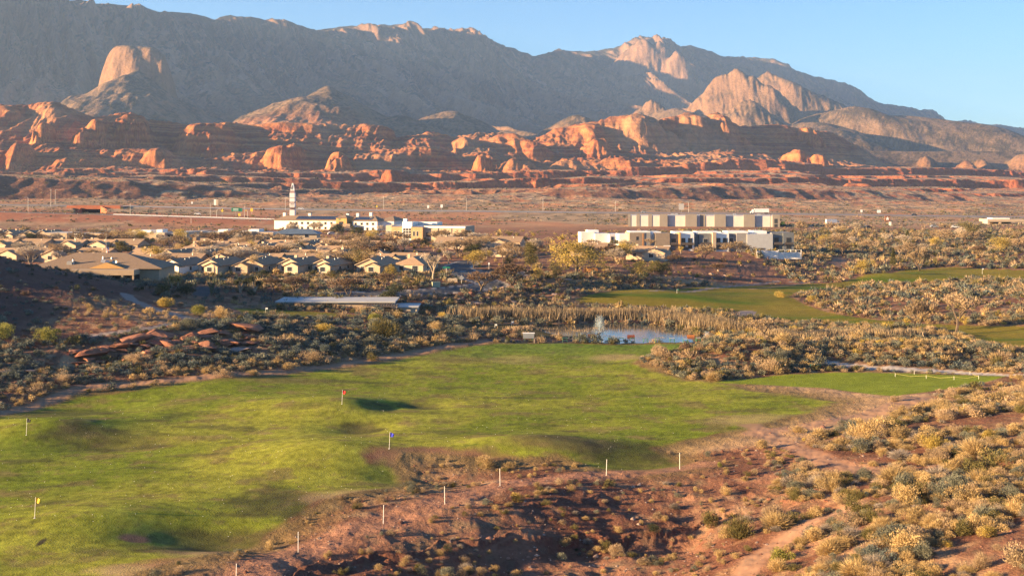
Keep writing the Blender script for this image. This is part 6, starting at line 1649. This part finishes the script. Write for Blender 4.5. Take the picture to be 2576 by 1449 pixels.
m_.build('bars', M_GREEN, r); MB().box(-.95, .95, -.45, .45, .75, .8).build('top', M_GREEN, r)
for px, lb in ((1983, 'left black mat pile on the far edge of the right tee'), (1999, 'middle black mat pile on the far edge of the right tee'), (2017, 'right and widest black mat pile on the far edge of the right tee')):
    x, y, z = lot(px, 939, 160); r = empty('mat_pile', (x, y, z), .05, lb, 'mat pile'); m_ = MB(); w_ = .45 if px < 2010 else .7
    for i in range(3):
        m_.box(-w_ + .03 * i, w_ - .02 * i, -.5, .5, .02 + .13 * i, .14 + .13 * i)
    m_.build('mats', M_BLACK, r)
rp = [(2252, 949), (2330, 953), (2400, 957), (2462, 954), (2440, 943), (2300, 944)]; w_ = [lot(*p) for p in rp]
r = empty('rope_barrier', (0, 0, 0), 0, 'yellow rope on short white stakes round part of the right tee', 'rope barrier'); rb = MB()
for a, b_ in zip(w_[:-1], w_[1:]):
    rb.tube([(a[0], a[1], a[2] + .5), ((a[0] + b_[0]) / 2, (a[1] + b_[1]) / 2, (a[2] + b_[2]) / 2 + .22), (b_[0], b_[1], b_[2] + .5)], .018, 4)
rb.build('rope', mat('faded_yellow_rope', (.48, .40, .14), .8), r)
for a in w_:
    MB().tube([(a[0], a[1], a[2] - .1), (a[0], a[1], a[2] + .6)], .025, 5).build('stake', M_WHITE, r)
# white practice balls on the turf, too many to count
nb = 240; bx = []; 
while len(bx) < nb:
    px, py = g.uniform(0, 1700), g.uniform(985, 1330); x, y = gz(px, py, 0)
    if inside(P_LAWN, np.array([x]), np.array([y]))[0]:
        bx.append((x, y))
bx = np.array(bx); bz = zat(bx[:, 0], bx[:, 1]); ov = np.array([(1, 0, 0), (-1, 0, 0), (0, 1, 0), (0, -1, 0), (0, 0, 1), (0, 0, -1)], float) * .035; of = np.array([(0, 2, 4), (2, 1, 4), (1, 3, 4), (3, 0, 4), (2, 0, 5), (1, 2, 5), (3, 1, 5), (0, 3, 5)])
tag(link('golf_balls', raw_mesh('golf_balls', (np.c_[bx, bz + .03][:, None] + ov[None]).reshape(-1, 3), (of[None] + np.arange(nb)[:, None, None] * 6).reshape(-1, 3), M_WHITE)), 'white practice balls strewn over the range turf', kind='stuff')

# ------------------------------------------------------------------ rocks
M_ROCK = land_mat('red_rock', .9, 5, .25, .12); M_ROCKP = land_mat('pale_rock', .9, 5, .25, .12)


def rock_mesh(seed, col, flat=.6, cuts=9):
    import bmesh
    gg = np.random.default_rng(seed); bm = bmesh.new(); bmesh.ops.create_icosphere(bm, subdivisions=3, radius=1)
    P = np.array([v.co for v in bm.verts])
    for _ in range(cuts):
        d = gg.normal(size=3); d /= np.linalg.norm(d); t = gg.uniform(.32, .72); s_ = P @ d; P -= np.outer(np.maximum(s_ - t, 0), d)
    P += .05 * np.c_[fbm(P[:, 0] * 3 + seed, P[:, 1] * 3, 2, seed), fbm(P[:, 1] * 3 + seed, P[:, 2] * 3, 2, seed + 1), fbm(P[:, 2] * 3 + seed, P[:, 0] * 3, 2, seed + 2)]
    P[:, 2] *= flat
    for v, p in zip(bm.verts, P):
        v.co = p
    me = bpy.data.meshes.new('boulder'); bm.to_mesh(me); bm.free()
    a = me.color_attributes.new('Col', 'FLOAT_COLOR', 'POINT'); c = np.array(col) * (1 + .2 * fbm(P[:, 0] * 2, P[:, 2] * 6 + seed, 3, seed))[:, None]
    a.data.foreach_set('color', np.c_[c, np.ones(len(c))].astype(np.float32).ravel()); me.materials.append(M_ROCK); return me


RK = [rock_mesh(20 + i, (.27, .115, .072), .42, 16) for i in range(5)]; RKP = [rock_mesh(40 + i, (.34, .24, .20), .42, 14) for i in range(4)]; SLAB = [rock_mesh(60 + i, (.27, .125, .082), .20, 16) for i in range(4)]


def rock(px, py, w, label, kind='r', group=None, hz=1.0, ymin=60):
    x, y, z = lot(px, py, ymin); s_ = w * y / F / 2; me = {'r': RK, 'p': RKP, 's': SLAB}[kind]; me = me[int(g.integers(0, len(me)))]
    s_ *= 1.25 if kind == 's' and group is None else 1; z += .04 * s_ if py < 920 and px < 700 else 0
    o = link('boulder' if kind != 's' else 'rock_slab', me, None, (x, y + s_ * .5, z + s_ * .12), (g.normal(0, .08), g.normal(0, .08), g.uniform(0, 6.28)), (s_, s_ * g.uniform(.7, 1), s_ * hz * (.62 if kind == 's' else .8))); tag(o, label, 'rock', group, 'thing')


for px, py, w, k_, hz, lb in ((215,905,110,'r',.8,'long orange-lit boulder at the left tip of the rock outcrop'),(285,885,90,'s',1.6,'broad tilted slab above the long left boulder'),(330,870,120,'s',1.8,'wide red slab on the crest of the rock outcrop'),(400,862,110,'s',1.8,'overhanging red slab near the middle of the outcrop'),(465,868,100,'r',.9,'large shaded block under the overhanging slab'),(520,850,90,'s',1.6,'red slab at the right end of the outcrop crest'),
    (370,905,60,'r',1.1,'sunlit pinkish boulder alone below the outcrop'),(310,912,44,'r',.8,'small boulder left of the pinkish one'),(440,900,50,'r',.7,'grey-red boulder right of the pinkish one'),(255,925,40,'r',.7,'small red rock at the foot of the outcrop'),(610,842,130,'s',1.5,'pale flat ledge jutting from the sage bank'),(590,872,80,'p',.5,'upper grey slab on the sage bank'),(610,890,90,'p',.5,'lower grey slab on the sage bank'),
    (30,950,80,'p',.6,'grey rock at the left margin beside the range'),(75,940,60,'p',.6,'second grey rock at the left margin'),(120,925,50,'r',.7,'reddish rock left of the outcrop tip'),(480,915,36,'r',.8,'small rock low on the bank below the outcrop'),(545,905,30,'r',.8,'little rock between outcrop and grey slabs')):
    rock(px, py, w, lb, k_, None, hz)
for i in range(46):
    t = i / 45; rock(180 + 470 * t + g.normal(0, 10), 905 - 62 * t ** .7 + g.uniform(-10, 34), g.uniform(40, 95), 'flat broken sandstone ledge piece in the left rock outcrop', 's', 'ledge pieces of the left outcrop', g.uniform(1.2, 2.4))
for i in range(26):
    px = g.uniform(190, 640); py = 915 - (px - 190) * .12 + g.normal(0, 14); rock(px, py, g.uniform(12, 30), 'small broken red rock strewn below the rock outcrop', 'r', 'loose red rocks below the outcrop', .8)
for i in range(70):
    t = g.uniform(0, 1); px = 1120 + 760 * t; py = 765 - 85 * t + g.uniform(-24, 22); rock(px, py, g.uniform(10, 30) * (1.2 - .4 * t), 'weathered pinkish block on the boulder slope below the houses', 'p' if g.uniform() < .7 else 'r', 'blocks on the boulder slope', .9, 300)
for i in range(34):
    px, py = [(g.uniform(780, 1000), g.uniform(1395, 1445)), (g.uniform(1380, 1620), g.uniform(1290, 1440)), (g.uniform(2300, 2570), g.uniform(1165, 1230)), (g.uniform(1900, 2080), g.uniform(1230, 1290))][i % 4]
    rock(px, py, g.uniform(9, 26), ('small red rock under the near ledge', 'small red rock in the gully', 'small red rock on the stony right slope', 'small orange rock on the little bank by the trail')[i % 4], 'r', ('red rocks under the near ledge', 'red rocks in the gully', 'red rocks on the right slope', 'orange rocks by the trail')[i % 4], .8)

# loose stones on the near red ground, too many to count
ns = 5200; sx = g.uniform(-30, 52, ns * 3); sy = g.uniform(95, 190, ns * 3); ok_ = (poly_sd(P_LAWN, sx, sy) < -2.5) & (poly_sd(P_TEE, sx, sy) < -2) & (np.abs(sx) < .46 * sy) & (fbm(sx / 6, sy / 6, 3, 700) + g.uniform(-.5, .5, ns * 3) > .05)
sx, sy = sx[ok_][:ns], sy[ok_][:ns]; ns = len(sx); sz = zat(sx, sy); sr = g.lognormal(0, .55, ns) * .075
so_ = np.array([(1, 0, 0), (.3, .9, .1), (-.8, .6, 0), (-.9, -.5, .1), (.2, -1, 0), (.1, .1, .75)], float)
sv = so_[None] * sr[:, None, None] * g.uniform(.7, 1.3, (ns, 6, 3)) + np.c_[sx, sy, sz - .01][:, None]
sf = np.array([(0, 1, 5), (1, 2, 5), (2, 3, 5), (3, 4, 5), (4, 0, 5)]); sc_ = np.array([(.30, .15, .10), (.22, .10, .07), (.38, .27, .21)])[g.integers(0, 3, ns)] * g.uniform(.7, 1.3, ns)[:, None]
tag(link('gravel', raw_mesh('gravel', sv.reshape(-1, 3), (sf[None] + np.arange(ns)[:, None, None] * 6).reshape(-1, 3), M_ROCK, np.repeat(sc_, 6, 0))), 'loose red and pale stones on the near ground', kind='stuff')

# ------------------------------------------------------------------ trees
TL = [('fan',1092,706,72,'large pale bare tree with fan-shaped crown beside the street',1.2),('tallgreen',1337,700,98,'tall olive-green tree left of the willow',.8),('willow',1450,692,96,'broad golden willow-like tree above the boulder slope',1.6),('gold1',1400,712,55,'slim yellow-green tree standing below the tall olive tree',.6),('gold0',1605,712,58,'small olive-gold tree on the boulder slope',.8),
 ('gold2',1350,715,46,'golden-leaved small tree at the top of the boulder slope',.8),('mesquite0',1210,738,60,'wide bare brown mesquite at the street bend',1.4),('mesquite1',875,745,52,'dark crooked mesquite beside the workshop roof',1.2),('mesquite2',972,728,46,'leaning bare mesquite below the hip-roofed house',1.2),('mesquite3',1290,720,58,'bare brown mesquite on the crest of the boulder slope',1.2),
 ('mesquite0',685,735,40,'round bare tree in front of the boundary wall, left one',1.3),('mesquite1',740,738,44,'round bare tree in front of the boundary wall, right one',1.3),('dark2',985,755,40,'big dark evergreen bush beside the workshop',1.5),('ocotillo',532,745,58,'tall clump of upright spiny stems by the cart path',1.0),('ocotillo',420,740,45,'shorter clump of upright spiny stems left of the path',1.0),
 ('joshua0',605,738,40,'dark many-headed yucca tree right of the spiny stems',1.1),('joshua1',640,742,46,'second dark yucca tree right of the spiny stems',1.1),('palm0',432,722,46,'pale-trunked yucca left of the spiny stems',.9),('palm1',448,724,42,'second pale-trunked yucca beside the first',.9),('dark0',470,752,34,'dark round bush behind the golden path bushes',1.5),('dark3',410,745,30,'dark bush at the top of the cart path bend',1.4),
 ('gold3',642,690,52,'feathery golden tree in front of the third house',.7),('dark1',300,640,32,'dark olive round tree behind the clubhouse roof',1.8),('dark2',375,640,24,'dark green tree behind the clubhouse right end',1.2),('gold1',838,706,24,'yellow bush below the white gabled house',1.2),('gold2',985,700,34,'golden tree beside the hip-roofed house',.9),('dark0',665,700,20,'dark hedge bush between the third and fourth house',1.3),
 ('pine0',2247,680,52,'sunlit pine tree on the far fairway mound',.75),('elm',2312,682,62,'bare tan tree beside the fairway pine',.9),('gold0',2165,692,40,'golden bush-like tree left of the fairway pine',1.1),('pine1',2283,620,40,'dark pine tree in the right scrubland below the store',.8),('tan1',2405,842,110,'large pale bare tree right of the golden reeds',.9),('tan2',2310,838,92,'tall feathery bare tree behind the golden reeds',.55),
 ('tan1',1925,858,62,'bare reddish tree left of the golden reeds',1.1),('gold3',1250,752,20,'small golden shrub tree on the bank above the sage slope',1.2),('dark1',1645,690,34,'dark green tree pair right of the willow, left tree',1.2),('dark3',1668,690,30,'dark green tree pair right of the willow, right tree',1.3),('palm0',1713,640,26,'palm in front of the modern flats, left one',1.0),('palm1',1882,640,20,'palm beside the white end of the flats',1.0),('palm0',1950,640,20,'palm in front of the white garden wall',1.0),
 ('tan2',1850,652,46,'rounded bare tree in front of the modern flats',1.5),('tan0',1770,655,40,'bare tree in front of the middle of the flats',1.2),('gold1',2440,600,44,'large yellow-green tree in the right scrubland',1.3),('willow',2070,610,22,'low spreading golden tree right of the flats',1.6),('gold3',2120,600,34,'golden tree below the white box truck',1.2),('tan3',2020,600,50,'tall bare tree right of the warehouse',.8),('gold2',2350,622,26,'olive tree right of the dark scrub pine',1.4),('gold0',2530,640,44,'yellow-green tree at the right edge of the scrubland',1.3),
 ('pink',2365,668,18,'small pinkish bare bush tree beside the fairway',1.0),('pink',2480,668,16,'second small pinkish bare tree at the right edge',1.0),('dark0',845,592,28,'dark evergreen in front of the hotel entrance',1.2),('dark3',900,590,22,'dark green tree between hotel and office',1.3),('dark2',745,600,12,'low dark hedge in front of the stone pillar',2.0),('gold1',1020,720,22,'yellow shrub tree in front of the hip-roofed house',1.2),
 ('mesquite2',1560,720,30,'bare twisted tree on the boulder slope edge',1.2),('mesquite3',1700,668,26,'bare tree by the dark railing',1.4),('mesquite1',1805,690,28,'low bare tree on the slope end',1.3)]
for key, px, py, hp, lb, wd in TL:
    x, y, z = lot(px, py, 250); tree(key, x, y, hp * y / F, lb, None, wd, z)
# more leafless garden trees between the houses
spots = [('between the houses of the village', 84, (395, 980), (392, 520)), ('behind the clubhouse on the left', 34, (-20, 330), (410, 600)), ('around the apartment blocks', 34, (130, 700), (520, 590)), ('in front of the office building', 40, (880, 1240), (470, 575)), ('along the side street', 20, (1090, 1330), (400, 470)), ('around the boulder slope houses', 16, (1340, 1700), (415, 500)), ('between hotel and wall', 12, (700, 1000), (600, 700)), ('on the right scrubland below the store', 26, (2030, 2570), (500, 690))]
for ph, n_, (pa, pb), (ya, yb) in spots:
    for i in range(n_):
        y = g.uniform(ya, yb); px = g.uniform(pa, pb); x = (px - CX) * y / F; q_ = g.uniform()
        key = 'tan%d' % g.integers(0, 4) if q_ < .42 else ('bare%d' % g.integers(0, 4) if q_ < .75 else ('mesquite%d' % g.integers(0, 4) if q_ < .86 else ('gold%d' % g.integers(0, 4) if q_ < .94 else 'dark%d' % g.integers(0, 4))))
        nm = {'tan': 'tan bare winter tree', 'bare': 'pale grey bare winter tree', 'mesquite': 'brown bare mesquite', 'gold': 'golden-leaved tree', 'dark': 'dark green tree'}[key.rstrip('0123456789')]
        tree(key, x, y, g.uniform(3.6, 7.8) * (1 if key[0] != 'd' else .8), nm + ' ' + ph, nm + 's ' + ph, g.uniform(.9, 1.4))
# ------------------------------------------------------------------ camera, sun, sky, air
cam = bpy.data.cameras.new('camera'); co = bpy.data.objects.new('camera', cam); COL.objects.link(co); SC.camera = co
co.location = (0, 0, HC); co.rotation_euler = (math.radians(90), 0, 0)
cam.sensor_width = 36; cam.lens = 36 * F / 2576; cam.shift_y = -(724.5 - HZ) / 2576
cam.clip_start = 1; cam.clip_end = 60000
sl = bpy.data.lights.new('sun', 'SUN'); so = bpy.data.objects.new('sun', sl); COL.objects.link(so)
sl.energy = 5.0; sl.angle = math.radians(.5); sl.color = (1, .68, .34)
so.rotation_euler = SUN.to_track_quat('Z', 'Y').to_euler()
w = bpy.data.worlds.new('World'); SC.world = w; w.use_nodes = True
nt = w.node_tree; bg = nt.nodes['Background']
sky = nt.nodes.new('ShaderNodeTexSky'); sky.sky_type = 'NISHITA'; sky.sun_disc = False
sky.sun_elevation = E_SUN; sky.sun_rotation = -A_SUN; sky.altitude = 900; sky.air_density = 1.0; sky.dust_density = .15; sky.ozone_density = 4.5
nt.links.new(sky.outputs[0], bg.inputs[0]); bg.inputs[1].default_value = .06
HAZE = 4.2e-5
me = bpy.data.meshes.new('haze')
x0, x1, y0, y1, z0, z1 = -13500, 13500, -200, 15000, -60, 1330
vs = [(x, y, z) for z in (z0, z1) for y in (y0, y1) for x in (x0, x1)]
me.from_pydata(vs, [], [(0, 2, 3, 1), (4, 5, 7, 6), (0, 1, 5, 4), (2, 6, 7, 3), (0, 4, 6, 2), (1, 3, 7, 5)])
ho = bpy.data.objects.new('haze', me); COL.objects.link(ho); tag(ho, 'thin blue air haze over the valley', kind='stuff')
hm = bpy.data.materials.new('haze'); hm.use_nodes = True; n = hm.node_tree
n.nodes.remove(n.nodes['Principled BSDF'])
pv = n.nodes.new('ShaderNodeVolumePrincipled'); pv.inputs['Color'].default_value = (.40, .62, 1, 1); pv.inputs['Density'].default_value = HAZE; pv.inputs['Anisotropy'].default_value = .15
n.links.new(pv.outputs[0], n.nodes['Material Output'].inputs['Volume'])
hm.cycles.homogeneous_volume = True if hasattr(hm.cycles, 'homogeneous_volume') else None
me.materials.append(hm)
SC.view_settings.view_transform = 'Standard'; SC.view_settings.look = 'None'; SC.view_settings.gamma = 1; SC.view_settings.exposure = 2.18
cy = SC.cycles
cy.max_bounces = 5; cy.diffuse_bounces = 3; cy.glossy_bounces = 2; cy.transmission_bounces = 4; cy.volume_bounces = 1; cy.transparent_max_bounces = 8
cy.use_denoising = True; cy.denoising_prefilter = 'NONE'; cy.caustics_reflective = False; cy.caustics_refractive = False
